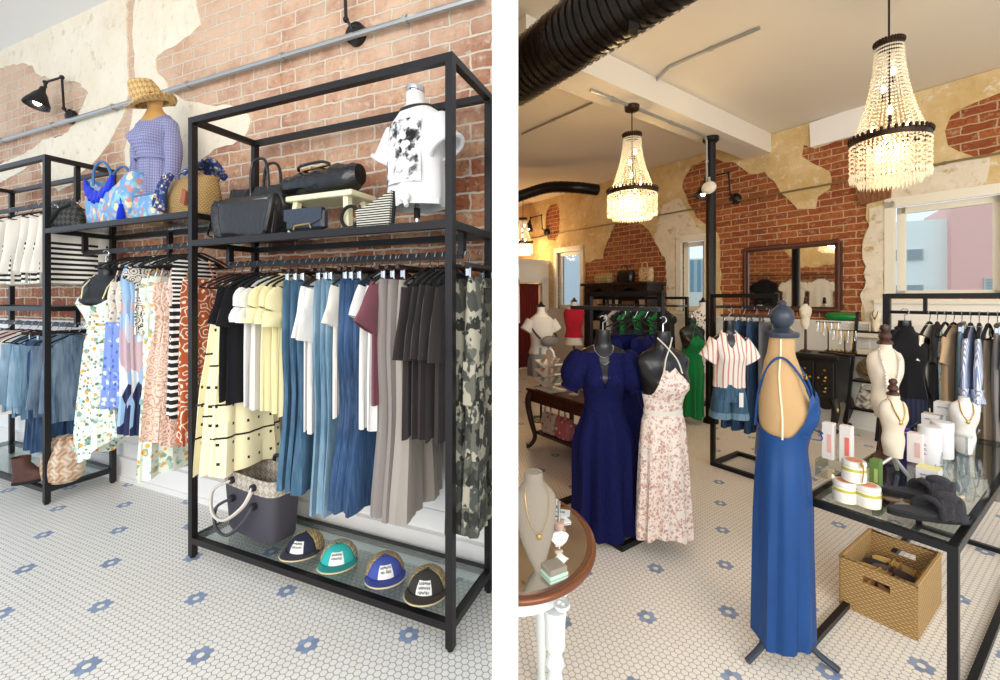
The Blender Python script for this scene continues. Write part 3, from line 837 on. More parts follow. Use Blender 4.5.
denM = denim('#3d627d', '#274a66'); denL = denim('#7594a8', '#4d748e'); denD = denim('#23466d', '#15304f')
taupe = cloth('#8d8580'); taupe2 = cloth('#a39a91'); brown = cloth('#352e2e', var=.08); white = cloth('#e6e4e2', var=.04); offw = cloth('#e2ddd3', var=.04); cream = cloth('#e6dcac', var=.04)
items = []
def add(px, kind, lab, hg='velvet', **k): items.append((px, kind, lab, hg, k))
for i, px in enumerate((201, 209, 217)):
    add(px, 'dress', f'cream dotted dress with black tape trims, {ORD[i]} from the corner post', m=polka, ln=.97, wt=.13, ww=.15, hem=.23 - .01 * i, trims=(.30, .58, .80) if i != 1 else (.36, .66), dh=.05, d=.03)
for i, px in enumerate((221, 229)): add(px, 'tee', f'black cotton tee, {ORD[i]} after the cream dotted dresses', m=blackcloth, ln=.70, w=.205, sl=.2, ang=78)
for i, px in enumerate((239, 247)): add(px, 'tee', f'white frill-sleeved tee, {ORD[i]} after the black tees', m=white if i == 0 else offw, ln=.72, sl=.10, ang=74, frill=True, name='blouse', w=.165)
for i, px in enumerate((258, 266, 273)): add(px, 'tee', f'pale yellow frill-sleeved tee, {ORD[i]} after the white ones', m=cream, ln=.74, sl=.12, ang=68, frill=True, name='blouse', w=.165)
for i, px in enumerate((280, 287, 294)): add(px, 'jean', f'mid blue flared jeans, {ORD[i]} after the yellow tees', 'clip', m=denM, ln=1.08, wa=.17, hem=.2, name='jeans')
for i, px in enumerate((303, 308)): add(px, 'tee', f'white elbow-sleeve tee between mid and light jeans, {ORD[i]} along', m=white if i == 0 else cloth('#dcdad6', var=.03), ln=.79, sl=.25, ang=80, r1=.092)
for i, px in enumerate((311, 317, 323)): add(px, 'jean', f'light blue wide jeans, {ORD[i]} after the elbow-sleeve tees', 'clip', m=denL, ln=1.16, wa=.17, hem=.18, name='jeans')
add(332, 'tee', 'white short-sleeve tee alone between light and dark jeans', m=offw, ln=.70, sl=.18, ang=76)
for i, px in enumerate((337, 344, 352)): add(px, 'jean', f'dark blue flared jeans, {ORD[i]} after the lone white tee', 'clip', m=denD, ln=1.10, wa=.175, hem=.24, name='jeans', d=.034)
for i, px in enumerate((361, 368)): add(px, 'tee', f'white peplum tee between dark jeans and taupe trousers, {ORD[i]} along', m=white, ln=.73, sl=.14, ang=72, r1=.10)
add(374, 'tee', 'wine red shirt tucked behind the white peplum tees', m=cloth('#7c4a55'), ln=.62, sl=.2)
for i, px in enumerate((377, 386, 395)): add(px, 'jean', f'taupe wide-leg trousers, {ORD[i]} after the wine red shirt', 'clip', m=(taupe, taupe, taupe2)[i], ln=1.10, wa=.17, hem=.2, d=.036)
for i, px in enumerate((406, 415, 423, 430, 437)): add(px, 'tee', f'charcoal brown oversized tee, {ORD[i]} after the taupe trousers', m=brown, ln=.74, w=.215, sl=.31, ang=82, r0=.085, r1=.10)
for i, px in enumerate((447, 462)): add(px, 'jean', f'camouflage cargo trousers, {ORD[i]} after the charcoal tees', 'clip', m=camo(), ln=1.12, wa=.135, hem=.15, pockets=True, d=.034)
GRP = {'tee': 'tops on the tall rack', 'jean': 'trousers on the tall rack', 'dress': 'dotted dresses on the tall rack'}
def put(it, i, zr, rackname, grp, fr_jit=.05, v=.0):
    px, kind, lab, hg, k = it
    loc, rz = hang_at(px, zr, v, rj.uniform(-fr_jit, fr_jit))
    k = dict(k); m = k.pop('m')
    hanger(loc, rz, ('black hanger' if hg == 'velvet' else 'clip hanger') + ' holding the ' + ' '.join(lab.replace(',', '').split()[:12]), hg, 'hangers ' + rackname)
    dz = rj.uniform(-.012, .008); loc = loc + Vector((0, 0, dz))
    f = {'tee': tee, 'jean': trousers, 'dress': strap_dress}[kind]
    return f(loc, rz, lab, m, seed=i * 7 + 3, group=grp[kind], **k)
for i, it in enumerate(items): put(it, i, ZR - .006, 'on the tall rack', GRP)

# ---- middle bay: long dresses
items = []
bluebord = floral('#7f97d6', ('#dfe6f6', '#4f6cbc'), 20., .45); beigep = floral('#d9cfc0', ('#7d7f93', '#f0e8da'), 30., .4)
for i, px in enumerate((107, 115)): add(px, 'dress', f'strappy dress with beige top and blue bandana skirt, {ORD[i]} from the floral bust', m=beigep, low=(bluebord, .32, 1.0), ln=.86, hem=.15, wt=.13, dh=.05)
geo = geo_print('#dfe3ea', '#9bbbdc', '#c6adb4', '#20294e')
for i, px in enumerate((124, 132)): add(px, 'dress', f'long mauve and sky blue abstract print dress, {ORD[i]} of two', m=geo, ln=1.12, hem=.15, wt=.15, ww=.14, zt=-.12, dh=.045, name='long_dress')
add(139, 'tee', 'short black and white lace print top among the long dresses', m=scrolls('#d8d3cc', '#1c1c20', 22., .12), ln=.5, sl=.1, w=.16)
grn = floral('#e7eee0', ('#8aa58a', '#e2a94b', '#b9d3c9'), 16., .42)
for i, px in enumerate((142, 149)): add(px, 'dress', f'long mint dress with orange and green blossoms, {("slim one before", "longest one behind")[i]} the pink paisleys', m=grn, ln=(1.08, 1.28)[i], hem=(.12, .2)[i], zt=-.2, dh=.05)
pais = scrolls('#e0c8b8', '#bd947c', 17., .12)
for i, px in enumerate((153, 162, 168)): add(px, 'dress', f'blush pink paisley maxi dress, {ORD[i]} of three', m=pais if i < 2 else scrolls('#d8bba9', '#a87c66', 20., .12), ln=1.0, hem=.2 - .02 * i, wt=.14, zt=-.24, dh=.065)
add(169, 'dress', 'pink leopard print midi dress before the striped dress', m=floral('#e2c8bf', ('#7c4c44', '#c08c80'), 38., .4), ln=1.04, hem=.14, zt=-.2)
add(172, 'dress', 'black and white striped knit dress beside the rust one', m=stripes('#f2f0ea', '#17171b', 38., .55), ln=.98, hem=.15, wt=.14, ww=.13, zt=-.1, strap=False, low=(stripes('#efece4', '#17171b', 22., .6), .3, 1.0))
add(178, 'dress', 'rust orange dress with large white flower print', m=scrolls('#b4582c', '#f3e3d2', 13., .1), ln=1.03, hem=.13, wt=.12, zt=-.2, dh=.05)
GRP2 = {'tee': 'dresses on the bridging rail', 'dress': 'dresses on the bridging rail'}
for i, it in enumerate(items): put(it, i + 40, ZMR - .006, 'on the bridging rail', GRP2, v=.055)
# the bust form in the floral wrap dress that fronts this bay
def half_form(name, label, loc, rz, m, group=None, hooked=True, sc=1.0, neckcap=True):
    """hanging torso form: neck, shoulders, bust, waist"""
    t = T(name, label, 'dress form', loc, rz, group)
    lv = [(-.47 * sc, .118 * sc, .075 * sc, 0, 0, 0), (-.40 * sc, .115 * sc, .075 * sc, 0, 0, 0), (-.27 * sc, .145 * sc, .09 * sc, 0, -.01, 0), (-.17 * sc, .165 * sc, .085 * sc, 0, 0, 0), (-.105 * sc, .175 * sc, .07 * sc, 0, 0, 0), (-.06 * sc, .13 * sc, .055 * sc, 0, .005, 0), (-.03 * sc, .062 * sc, .05 * sc, 0, .008, 0), (.04 * sc, .05 * sc, .046 * sc, 0, 0, 0), (.07 * sc, .048 * sc, .044 * sc, 0, 0, 0)]
    b = body(lv, 32, 30, bumps=((-PI / 2 - .5, -.24 * sc, .05 * sc, .42, .06 * sc), (-PI / 2 + .5, -.24 * sc, .05 * sc, .42, .06 * sc)), cap0=True, cap1=True)
    b.build('torso', m, t)
    if hooked: MB().tube([(0, 0, .07 * sc), (0, 0, .12 * sc)] + [(.022 * sin(a), 0, .12 * sc + .022 - .022 * cos(a)) for a in (1., 1.8, 2.6, 3.4, 4.2)], .004, 6).build('hook', chrome, t)
    return t
formblk = plain('#1c1b1e', .35, .1, .05, 8)
uf = L.at(90, 290, .05)[0]
loc = L.p(uf, .14, ZMR - .15); rzf = L.rz + .45
half_form('hanging_bust_form', 'black hanging bust form in the orange and mint floral wrap dress', loc, rzf, formblk, sc=.88)
t = T('wrap_dress', 'mint wrap dress with orange blossoms on the black hanging bust', 'dress', loc, rzf)
lv = [(-1.30, .23, .13, .02, 0, .022), (-1.0, .205, .12, .01, 0, .016), (-.75, .17, .11, 0, 0, .01), (-.5, .145, .096, 0, 0, .004), (-.39, .124, .086, 0, 0, .002), (-.27, .158, .105, 0, -.01, .001), (-.19, .166, .102, 0, -.006, 0), (-.13, .150, .085, 0, 0, 0)]
lv = [(a[0] * 1.0, a[1] * .88, a[2] * .9) + a[3:] for a in lv]
bm_ = body(lv, 44, 34, 9, 5, bumps=((-PI / 2 - .5, -.22, .045, .42, .06), (-PI / 2 + .5, -.22, .045, .42, .06)), zwave=.03)
bm_.v = [(x, y, z - (.19 * max(0, 1 - abs(x) / .12) * (1 if y < 0 else .4) * max(0, (z + .24) / .11)) + (.28 * max(0, x + .05) * max(0, -.8 - z) * 4)) for x, y, z in bm_.v]
bm_.build('gown', floral('#e6ecdf', ('#7fa08c', '#eaa33f', '#b7cfd0', '#5d7d5c'), 15., .40), t)
for s_ in (-1, 1): MB().tube([(s_ * .07, -.112, -.2), (s_ * .082, -.088, -.12), (s_ * .078, 0, -.028), (s_ * .08, .078, -.11), (s_ * .08, .092, -.2)], .0045, 6).build('strap', cream, t)
MB().tube([(.112 * cos(a), .084 * sin(a), -.39 + .01 * sin(a)) for a in [2 * PI * i / 24 for i in range(24)]], .014, 8, closed=True).build('sash', floral('#e6ecdf', ('#7fa08c', '#eaa33f', '#b7cfd0', '#5d7d5c'), 15., .40), t)

# ---- far rack: striped knits above, denim below
items = []
knit = cloth('#ece7dc', sc=120., var=.06); knits = stripes('#ece8de', '#191a1f', 26., .5)
for i, px in enumerate((14, 30, 43, 55, 66, 76)): add(px, 'tee', f'cream knit with black striped lower half, {ORD[i]} along the upper rail', m=knit, low=(knits, .45), ln=.56, w=.2, sl=.40, ang=84, r0=.075, r1=.07, name='knit_jumper')
for i, it in enumerate(items): put(it, i + 70, 2.26 - .006, 'on the far upper rail', {'tee': 'striped knits on the far rack'}, .12, RV)
items = []
den3 = denim('#6d8195', '#3d566f'); den4 = denim('#9bb6cb', '#6a8ba6')
for i, (px, m, c) in enumerate(((-4, cloth('#d8b3ac'), 'dusty pink'), (8, cloth('#efe4da'), 'ivory'), (19, cloth('#d9b7b2'), 'blush'), (28, offw, 'cream'))):
    add(px, 'tee', f'{c} cotton overshirt on the far lower rail before the denim', m=m, ln=.66, sl=.45, ang=85, r0=.08, r1=.06, name='overshirt')
for i, (px, m) in enumerate(((36, den4), (43, denL), (49, den4), (56, denL), (69, den3), (79, den3))):
    add(px, 'tee', f'{("pale wash", "light blue", "pale wash", "light blue", "grey blue", "grey blue")[i]} denim jacket, {ORD[i]} in the denim run', m=m, ln=.60 + .03 * (i % 2), sl=.46, ang=85, r0=.085, r1=.065, d=.022, name='denim_jacket')
for i, px in enumerate((56, 64)): add(px, 'jean', f'dark jeans half hidden by the denim jackets, {ORD[i]} of two', 'clip', m=denD, ln=.84, wa=.17, hem=.15, name='jeans')
for i, it in enumerate(items): put(it, i + 90, 1.29 - .006, 'on the far lower rail', {'tee': 'jackets on the far lower rail', 'jean': 'dark jeans on the far lower rail'}, .15, RV)
# ---- sconces and conduit on the left wall
def sconce(fr, u, z, wv, label, up=.33, side=-.32, out=.13, shade_drop=.06, sc=1., tilt=.25, lit=True, power=6):
    t = T('wall_sconce', label, 'wall lamp', fr.p(u, wv, z), fr.rz, 'wall sconces')
    blk = plain('#18171a', .4, .3, .06)
    MB().tube([(0, 0, 0), (0, -.03 * sc, 0)], .06 * sc, 24).tube([(0, -.03 * sc, 0), (0, -.05 * sc, 0)], [.045 * sc, .02 * sc], 20).build('base', blk, t)
    k1 = Vector((-.02 * sc, -out * .6, .06)); k2 = Vector((-.03 * sc, -out * .7, up)); k3 = Vector((side, -out, up - .015))
    MB().tube([(0, -.04 * sc, 0), (0, -out * .5, .03), k1, k2], .009 * sc, 8).tube([k2, k3], .009 * sc, 8).ball(k2, .018 * sc).ball(k1, .016 * sc).ball(k3, .018 * sc).tube([k3, k3 - Vector((0, 0, .05))], .012 * sc, 8).build('arm', blk, t)
    pr = [(.018, -.05), (.025, -.09), (.045, -.12), (.062, -.16), (.085, -.21), (.088, -.235), (.08, -.232), (.055, -.17), (.04, -.13)]
    sh = MB().lathe([(r * sc, zz * sc) for r, zz in pr], 28, cap=False).build('shade', blk, t); sh.location = k3; sh.rotation_euler = (-tilt, 0, 0)
    bb_ = MB().ball((0, 0, -.19 * sc), (.03 * sc, .03 * sc, .04 * sc)).build('bulb', glow('#fff3dc', 12 if lit else 2), sh)
    return t
u, z = L.at(75, 118, LW); sconce(L, u, z, LW - .014, 'black swing-arm wall lamp on the cream plaster by the far rack', up=.34, side=-.25, sc=1.05, out=.09)
u, z = L.at(358, 36, LW); sconce(L, u, z, LW, 'black swing-arm wall lamp high above the tall rack', up=.62, side=.22, sc=1.15)
def conduit(name, pts, m, label, r=.012, clips=True, group=None):
    o = T(name, label, 'conduit', pts[0], 0, group)
    P = [Vector(p) - Vector(pts[0]) for p in pts]
    c = MB().tube(P, r, 8)
    if clips:
        for i in range(len(P) - 1):
            d = P[i + 1] - P[i]
            for k in range(max(1, int(d.length / .9))):
                q_ = P[i] + d * ((k + .5) / max(1, int(d.length / .9)))
                c.tube([q_ - d.normalized() * .012, q_ + d.normalized() * .012], r * 1.5, 8)
    c.build('pipe', m, o)
    return o
galv = plain('#b4b5b3', .35, .75, .10, 12)
zc = L.at(180, 92, LW)[1]
conduit('metal_conduit', [L.p(-4.2, LW - .045, zc), L.p(U1 - .06, LW - .045, zc)], galv, 'grey metal conduit running along the pale brick and plaster wall', .019)

# ---- things on the glass shelves (left room)
def sit(px, v, z): return L.p(L.at(px, 200, v)[0], v, z)
zm_ = ZM + .028; zs_ = ZS + .027; zb_ = .105 + .027
def tote(loc, rz, label, m, w, d, h, flare=1.08, handles=0, hm=None, hh=.18, sag=0., name='tote_bag', group=None, fold=.004, seed=1, hw=None, open_=True, base=None, sq=.55, dip=0.):
    t = T(name, label, 'bag', loc, rz, group)
    lv = [(.004, w / 2 * .9, d / 2 * .9, 0, 0, 0), (.02, w / 2 * .97, d / 2, 0, 0, fold), (h * .5, w / 2 * (1 + flare) / 2 * 1.02, d / 2 * 1.05, 0, 0, fold), (h * .85, w / 2 * flare, d / 2 * .8, 0, 0, fold), (h, w / 2 * flare * .99, d / 2 * (.62 if open_ else .2), 0, 0, fold)]
    b = body(lv, 40, 18, 5, seed, cap0=True, sq=sq)
    if dip: b.v = [(x, y, z_ - dip * max(0, z_ / h - .6) / .4 * cos(min(1, abs(x) / (w / 2)) * PI / 2)) for x, y, z_ in b.v]
    if open_:
        r = b.v[-40:]; b.rings([r, [(x * .95, y * .8, z_ - .005) for x, y, z_ in r], [(x * .9, y * .8, z_ - h * .5) for x, y, z_ in r]], cap1=True)
    else: b.f.append(tuple(range(len(b.v) - 40, len(b.v))))
    b.build('bag_body', m, t)
    hw_ = (hw or w * .22)
    for k in range(handles):
        y = (-1 if k == 0 else 1) * d * .3
        MB().tube(spline([(-hw_, y, h * .80), (-hw_ * .95, y * 1.05, h + hh * .55), (-hw_ * .5, y, h + hh * .95), (hw_ * .5, y, h + hh * .95), (hw_ * .95, y * 1.05, h + hh * .55), (hw_, y, h * .80)], 5), .009, 8).build('handle', hm or m, t)
    return t
lblk = leather('#17171a', .25); lblk2 = leather('#1d1c1f', .35, .5)
# round woven backpack
loc = sit(67, .12, zm_); t = T('woven_bag', 'dark grey woven dome bag with a strap at the end of the bridging shelf', 'bag', loc, L.rz)
body([(.0, .15, .07, 0, 0, 0), (.03, .165, .085, 0, 0, .002), (.1, .155, .085, 0, 0, .003), (.17, .12, .07, 0, 0, .003), (.215, .06, .04, 0, 0, 0), (.222, .01, .01, 0, 0, 0)], 36, 20, 9, 3, cap0=True, cap1=True).build('bag_body', weave('#5b5b59', '#242526', 150.), t)
MB().tube(spline([(-.15, -.05, .06), (-.08, -.093, .02), (.02, -.1, .05), (.12, -.09, .13), (.15, -.04, .17)], 6), .014, 8, flat=.3).build('strap', plain('#23262b', .7), t)
MB().tube(spline([(.02, -.078, .17), (.07, -.085, .16), (.10, -.08, .13)], 4), .005, 6).build('zip', chrome, t)
# blue floral tote, matching pouch
flb = floral('#6e9cc8', ('#e9b3a8', '#86c3bf', '#f0d3a8', '#c4887e', '#9fb6d8'), 8.5, .46); royal = cloth('#1130c8', sc=90., var=.2)
loc = sit(116, .11, zm_)
t = tote(loc, L.rz, 'blue floral canvas tote with royal blue fringe and rope handles', flb, .48, .16, .33, 1.12, 0, sq=.5, dip=.1)
for y in (-.05, .05):
    MB().tube(spline([(-.17, y, .27), (-.15, y * 1.1, .37), (-.06, y * 1.2, .42), (.03, y * 1.2, .38), (.08, y, .25)], 6), .009, 8).build('handle', plain('#3f6da0', .5), t)
MB().grid(lambda a, b: (-.23 + .34 * a, -.07 - .02 * sin(PI * a) * b, .315 - .10 * sin(PI * a) - .075 * b + .012 * sin(40 * a) * b + .006 * sin(31 * a) * (1 - b)), 60, 6).build('fringe', royal, t, solid=.02)
loc = sit(146, .06, zm_)
t = T('zip_pouch', 'flat blue floral zip pouch leaning before the lavender dress', 'bag', loc, L.rz, tilt=(-.12, 0, L.rz))
MB().prism([(-.15, 0), (.15, 0), (.16, .165), (-.14, .16)], -.012, .012).build('pouch_body', flb, t, smooth=False)
MB().bar((-.14, -.013, .152), (.155, -.013, .157), .006, .012).build('zip', plain('#4d6f98', .5), t)
loc = sit(121, .035, zm_); t = T('tassel', 'royal blue tassel charm hanging before the floral tote', 'tassel', loc, L.rz)
MB().lathe([(.02, 0), (.026, .01), (.018, .07), (.012, .085), (.012, .1), (.004, .11)], 14).build('threads', royal, t); MB().tube([(0, 0, .108), (-.01, .0, .15)], .003, 6).build('cord', royal, t)
# tan dress form, lavender knit dress, straw hat
vd = .235; loc = sit(157, vd, zm_); rzd = L.rz + .12
skin = plain('#c99a5c', .5, 0, .05)
t = T('dress_form', 'tan dress form wearing lavender crochet and a straw hat', 'dress form', loc, rzd)
lv = [(.0, .10, .10, 0, 0, 0), (.25, .14, .10, 0, 0, 0), (.42, .115, .085, 0, 0, 0), (.55, .14, .095, 0, -.01, 0), (.66, .155, .085, 0, 0, 0), (.72, .15, .07, 0, 0, 0), (.765, .09, .06, 0, 0, 0), (.79, .052, .05, 0, -.006, 0), (.83, .046, .046, 0, -.02, 0), (.86, .052, .056, 0, -.02, 0), (.92, .048, .055, 0, -.02, 0)]
lv = [(a[0], a[1] * .84) + a[2:] for a in lv]
body(lv, 32, 36, bumps=((-PI / 2 - .5, .58, .04, .42, .06), (-PI / 2 + .5, .58, .04, .42, .06)), cap0=True, cap1=True).build('torso', skin, t)
lav = weave('#adafd2', '#7a7ca8', 330.)
t = T('crochet_dress', 'lavender crochet long-sleeve dress on the form with the hat', 'dress', loc, rzd)
lv = [(.01, .185, .13, .01, 0, .012), (.2, .172, .12, 0, 0, .008), (.42, .14, .1, 0, 0, .004), (.46, .138, .1, 0, 0, .002), (.56, .156, .112, 0, -.012, .001), (.66, .168, .098, 0, 0, 0), (.72, .155, .083, 0, 0, 0), (.762, .1, .075, 0, .006, 0)]
lv = [(a[0], a[1] * .84) + a[2:] for a in lv]
b = body(lv, 44, 30, 11, 4, bumps=((-PI / 2 - .5, .58, .04, .42, .06), (-PI / 2 + .5, .58, .04, .42, .06)))
b.v = [(x, y, z_ - (.09 * max(0, -y / .09) * max(0, 1 - abs(x) / .11) if z_ > .70 else 0)) for x, y, z_ in b.v]
b.build('gown', lav, t)
for s_ in (-1, 1):
    pts = spline([(s_ * .105, 0, .70), (s_ * .15, -.005, .62), (s_ * .165, -.01, .42), (s_ * .16, -.04, .16)], 5)
    MB().tube(pts, [.052 + .005 * sin(i) for i in range(len(pts))], 16, cap=False, flat=.8).build('sleeve', lav, t)
MB().tube([(.147 * cos(a), .108 * sin(a), .445) for a in [2 * PI * i / 28 for i in range(28)]], .008, 6, closed=True).tube([(-.06, -.115, .44), (-.065, -.13, .36), (-.05, -.135, .28)], .006, 6).build('drawstring', lav, t)
hat = T('straw_hat', 'natural straw fedora with a dark band on the lavender-dressed form', 'hat', loc + Vector((-.012, -.03, .825)), 0, tilt=(.40, -.16, rzd - .1))
straw = weave('#e3c68e', '#b08d52', 170.)
body([(.0, .092, .105, 0, 0, 0), (.03, .09, .103, 0, 0, 0), (.11, .076, .09, 0, 0, 0), (.155, .055, .075, 0, 0, 0), (.165, .03, .05, 0, 0, 0), (.15, .01, .02, 0, 0, 0)], 32, 16, cap1=True).build('crown', straw, hat)
MB().grid(lambda a, b: ((.092 + .055 * b) * cos(2 * PI * a), (.105 + .06 * b) * sin(2 * PI * a), .004 + .03 * b * b * abs(cos(2 * PI * a)) - .012 * b * (1 - abs(cos(2 * PI * a)))), 40, 5).build('brim', straw, hat, solid=.006)
MB().rings([[(.0945 * cos(a), .1075 * sin(a), zz) for a in [2 * PI * i / 32 for i in range(32)]] for zz in (.006, .03)]).build('hat_band', plain('#22262e', .6), hat)
MB().ball((.09, -.04, .035), (.014, .014, .02)).build('feather', plain('#a8332c', .6), hat)
# straw basket bag with scarf
loc = sit(195, .20, zm_)
t = tote(loc, L.rz - .1, 'straw basket tote with a blue patterned scarf and leather tab', seagrass('#d8b67c', '#94703a'), .38, .22, .25, 1.12, 0, name='straw_basket', sq=.8)
scf = floral('#22386e', ('#d8c9b0', '#5474b0', '#b08f6a'), 26., .42)
MB().grid(lambda a, b: (.02 + .17 * a, -.10 + .2 * b, .26 + .10 * sin(PI * b) * (.6 + .4 * a) + .01 * sin(14 * a)), 12, 12).build('lining', scf, t, solid=.012)
for k in range(3): MB().tube(spline([(-.12 + .035 * k, -.11, .27), (-.13 + .03 * k, -.14, .18), (-.17 + .045 * k, -.15, .07 - .02 * k)], 6), [.02] * 12 + [.028], 8, flat=.5).build('scarf', scf, t)
MB().prism([(.10, .07), (.15, .05), (.17, .13), (.13, .15)], -.135, -.12).build('leather_tab', leather('#8a4a26', .5), t, smooth=False)
# black leather bags
loc = sit(266, .27, zs_)
t = tote(loc, L.rz + .05, 'large black leather tote with an upright top handle, behind the others', lblk, .48, .15, .33, 1.14, 2, hh=.17, name='leather_tote', hw=.07, fold=.014)
MB().box((-.02, -.09, .2), (.1, .02, .07), 0, .006).build('pocket', lblk2, t)
for s_ in (-1, 1): MB().bar((s_ * .12, -.088, .03), (s_ * .12, -.075, .27), .03, .008, up=(0, 1, 0)).build('side_strap', lblk2, t)
loc = sit(246, .075, zs_)
t = tote(loc, L.rz, 'slouchy black leather shoulder bag at the front of the shelf', lblk2, .43, .10, .225, 1.16, 0, name='shoulder_bag', open_=False, fold=.014, seed=5)
MB().tube(spline([(-.22, 0, .19), (-.27, -.01, .12), (-.28, -.03, .03), (-.2, -.06, .006)], 6), .008, 6, flat=.5).build('strap', lblk, t)
MB().tube(spline([(.22, 0, .19), (.24, -.01, .1), (.235, -.02, .01)], 5), .011, 6, flat=.4).build('strap', lblk, t)
MB().tube([(-.2, -.022, .195), (.2, -.022, .2)], .004, 6).build('zip', chrome, t)
# cream stool with duffel
loc = sit(331, .215, zs_); crm = plain('#e6dfbb', .5, 0, .05)
st = T('display_stool', 'small cream painted stool lifting a black duffel on the shelf', 'stool', loc, L.rz)
MB().box((0, 0, .20), (.46, .2, .03), 0, .005).build('seat', crm, st, smooth=False)
for x, y in ((-1, -1), (1, -1), (-1, 1), (1, 1)): MB().bar((x * .175, y * .065, .185), (x * .20, y * .085, 0), .032).build('leg', crm, st, smooth=False)
MB().bar((-.19, -.078, .07), (-.19, .078, .07), .02).bar((.19, -.078, .07), (.19, .078, .07), .02).build('stretcher', crm, st, smooth=False)
loc = sit(322, .22, zs_ + .216)
t = T('leather_duffel', 'glossy black leather duffel lying on the cream stool', 'bag', loc, L.rz)
R0 = []
for i in range(17):
    x = -.27 + .54 * i / 16; e = 1 - abs(i / 8 - 1) ** 5 * .45; hgt = (.15 + .045 * (i / 16) ** 3 + .01 * sin(i * 1.7))
    R0.append([(x + .0, .085 * e * cos(a), hgt / 2 * (1 + sin(a) * e)) for a in [2 * PI * k / 20 for k in range(20)]])
MB().rings(R0, True, True).build('bag_body', leather('#131315', .18, .6, 30), t)
MB().tube(spline([(-.12, -.05, .15), (-.08, -.075, .165), (.06, -.07, .175), (.1, -.04, .165)], 5), .008, 6).build('handle', leather('#131315', .18, .6, 30), t)
MB().bar((-.12, -.02, .157), (.08, -.02, .17), .02, .004).build('zip', plain('#b08a3a', .3, .8), t)
# clutch, round-handled bag
loc = sit(307, .06, zs_); t = T('clutch_bag', 'small embossed navy leather clutch standing before the cream stool', 'bag', loc, L.rz)
MB().box((0, 0, .06), (.26, .05, .12), 0, .02).build('bag_body', leather('#252c3a', .32, .6, 60), t)
MB().prism([(-.13, .118), (.13, .118), (.125, .055), (.05, .03), (-.06, .045), (-.13, .06)], -.031, -.026).build('flap', leather('#252c3a', .32, .6, 60), t, smooth=False)
MB().tube([(-.06, -.032, .01), (-.05, -.032, .03), (.05, -.032, .035), (.06, -.032, .012)], .005, 6).build('clasp', plain('#b9a06a', .3, .8), t)
loc = sit(375, .10, zs_); t = T('ring_handle_bag', 'black and white woven pouch with a round black ring handle', 'bag', loc, L.rz)
MB().prism([(-.09, 0), (.10, 0), (.115, .17), (.03, .135), (-.06, .10), (-.10, .09)], -.025, .025).build('bag_body', stripes('#d7d3c3', '#232321', 85., .55), t, smooth=False)
MB().tube(circle((-.155, 0, .066), .055, 24, 'y'), .009, 8, closed=True).build('ring_handle', velvet, t)
MB().tube([(.115, 0, .17), (.11, 0, .08), (.10, 0, 0)], .01, 6).build('piping', velvet, t)
# white tee on a small torso stand
loc = sit(417, .19, zs_); rzt = L.rz - .18
t = T('torso_stand', 'white half torso on a chrome pole wearing a graphic tee', 'dress form', loc, rzt)
MB().lathe([(.07, 0), (.07, .008), (.012, .014), (.011, .12), (.011, .2)], 20).build('pole', chrome, t)
MB().lathe([(.016, .05), (.016, .10)], 12).build('clamp', velvet, t)
wpl = plain('#efece6', .4, 0, .03)
lv = [(.14, .13, .09, 0, 0, 0), (.25, .115, .08, 0, 0, 0), (.37, .135, .09, 0, -.01, 0), (.47, .15, .08, 0, 0, 0), (.53, .145, .065, 0, 0, 0), (.575, .08, .055, 0, 0, 0), (.60, .05, .05, 0, -.005, 0), (.66, .046, .046, 0, -.012, 0)]
body(lv, 30, 26, cap0=True, cap1=True).build('torso', wpl, t)
MB().lathe([(.044, .66), (.046, .665), (.046, .69), (.02, .695)], 20, (0, -.012, 0)).build('neck_cap', chrome, t)
t = T('graphic_tee', 'white knotted tee with a grey portrait print on the torso stand', 'shirt', loc, rzt)
lv = [(.10, .15, .115, 0, 0, .01), (.16, .155, .12, 0, 0, .008), (.28, .15, .108, 0, 0, .004), (.37, .157, .112, 0, -.012, .002), (.47, .168, .096, 0, 0, 0), (.535, .155, .078, 0, 0, 0), (.578, .095, .068, 0, 0, 0), (.592, .07, .062, 0, -.003, 0)]
body(lv, 40, 26, 6, 9).build('shirt_body', white, t)
for s_ in (-1, 1):
    sleeve((s_ * .12, 0, .50), (s_ * .2, -.01, .36), .07, .082, .85, 16, 3, .003).build('sleeve', white, t)
    q_ = Vector((s_ * .2, -.01, .36)); ax = Vector((.14, 0, s_ * .08)).normalized()
    MB().tube([q_ + ax * (.084 * cos(a)) + Vector((0, .073 * sin(a), 0)) for a in [2 * PI * i / 18 for i in range(18)]], .011, 6, closed=True).build('cuff', white, t)
MB().tube([(.088 * cos(a), .066 * sin(a) - .002, .585 + .012 * sin(a)) for a in [2 * PI * i / 24 for i in range(24)]], .009, 6, closed=True).build('collar', plain('#2b2b2d', .8), t)
MB().ball((.045, -.125, .125), (.03, .025, .025)).tube([(.045, -.13, .12), (.07, -.14, .08)], .012, 6).build('knot', white, t)
def pr_(a, b):
    th = -PI / 2 + (a - .55) * 1.75; z_ = .20 + .30 * b
    w_ = .155 - .01 * b; d_ = .112 - .018 * max(0, b - .5) * 1.5
    return (w_ * cos(th) * 1.03, d_ * sin(th) * 1.06 - .008, z_)
q = NT('portrait_print'); nn = q.noise(q.obj(), 13, 3, .6); n2 = q.noise(q.obj(), 42, 2)
c = q.mix(q.step(nn, .46, .56), hx('#f1efec'), hx('#5a5a5e')); c = q.mix(q.step(q.math('ADD', nn, q.math('MULTIPLY', n2, .3)), .70, .76), c, hx('#141416'))
MB().grid(pr_, 16, 16).build('print', q.fin(c, .9), t)

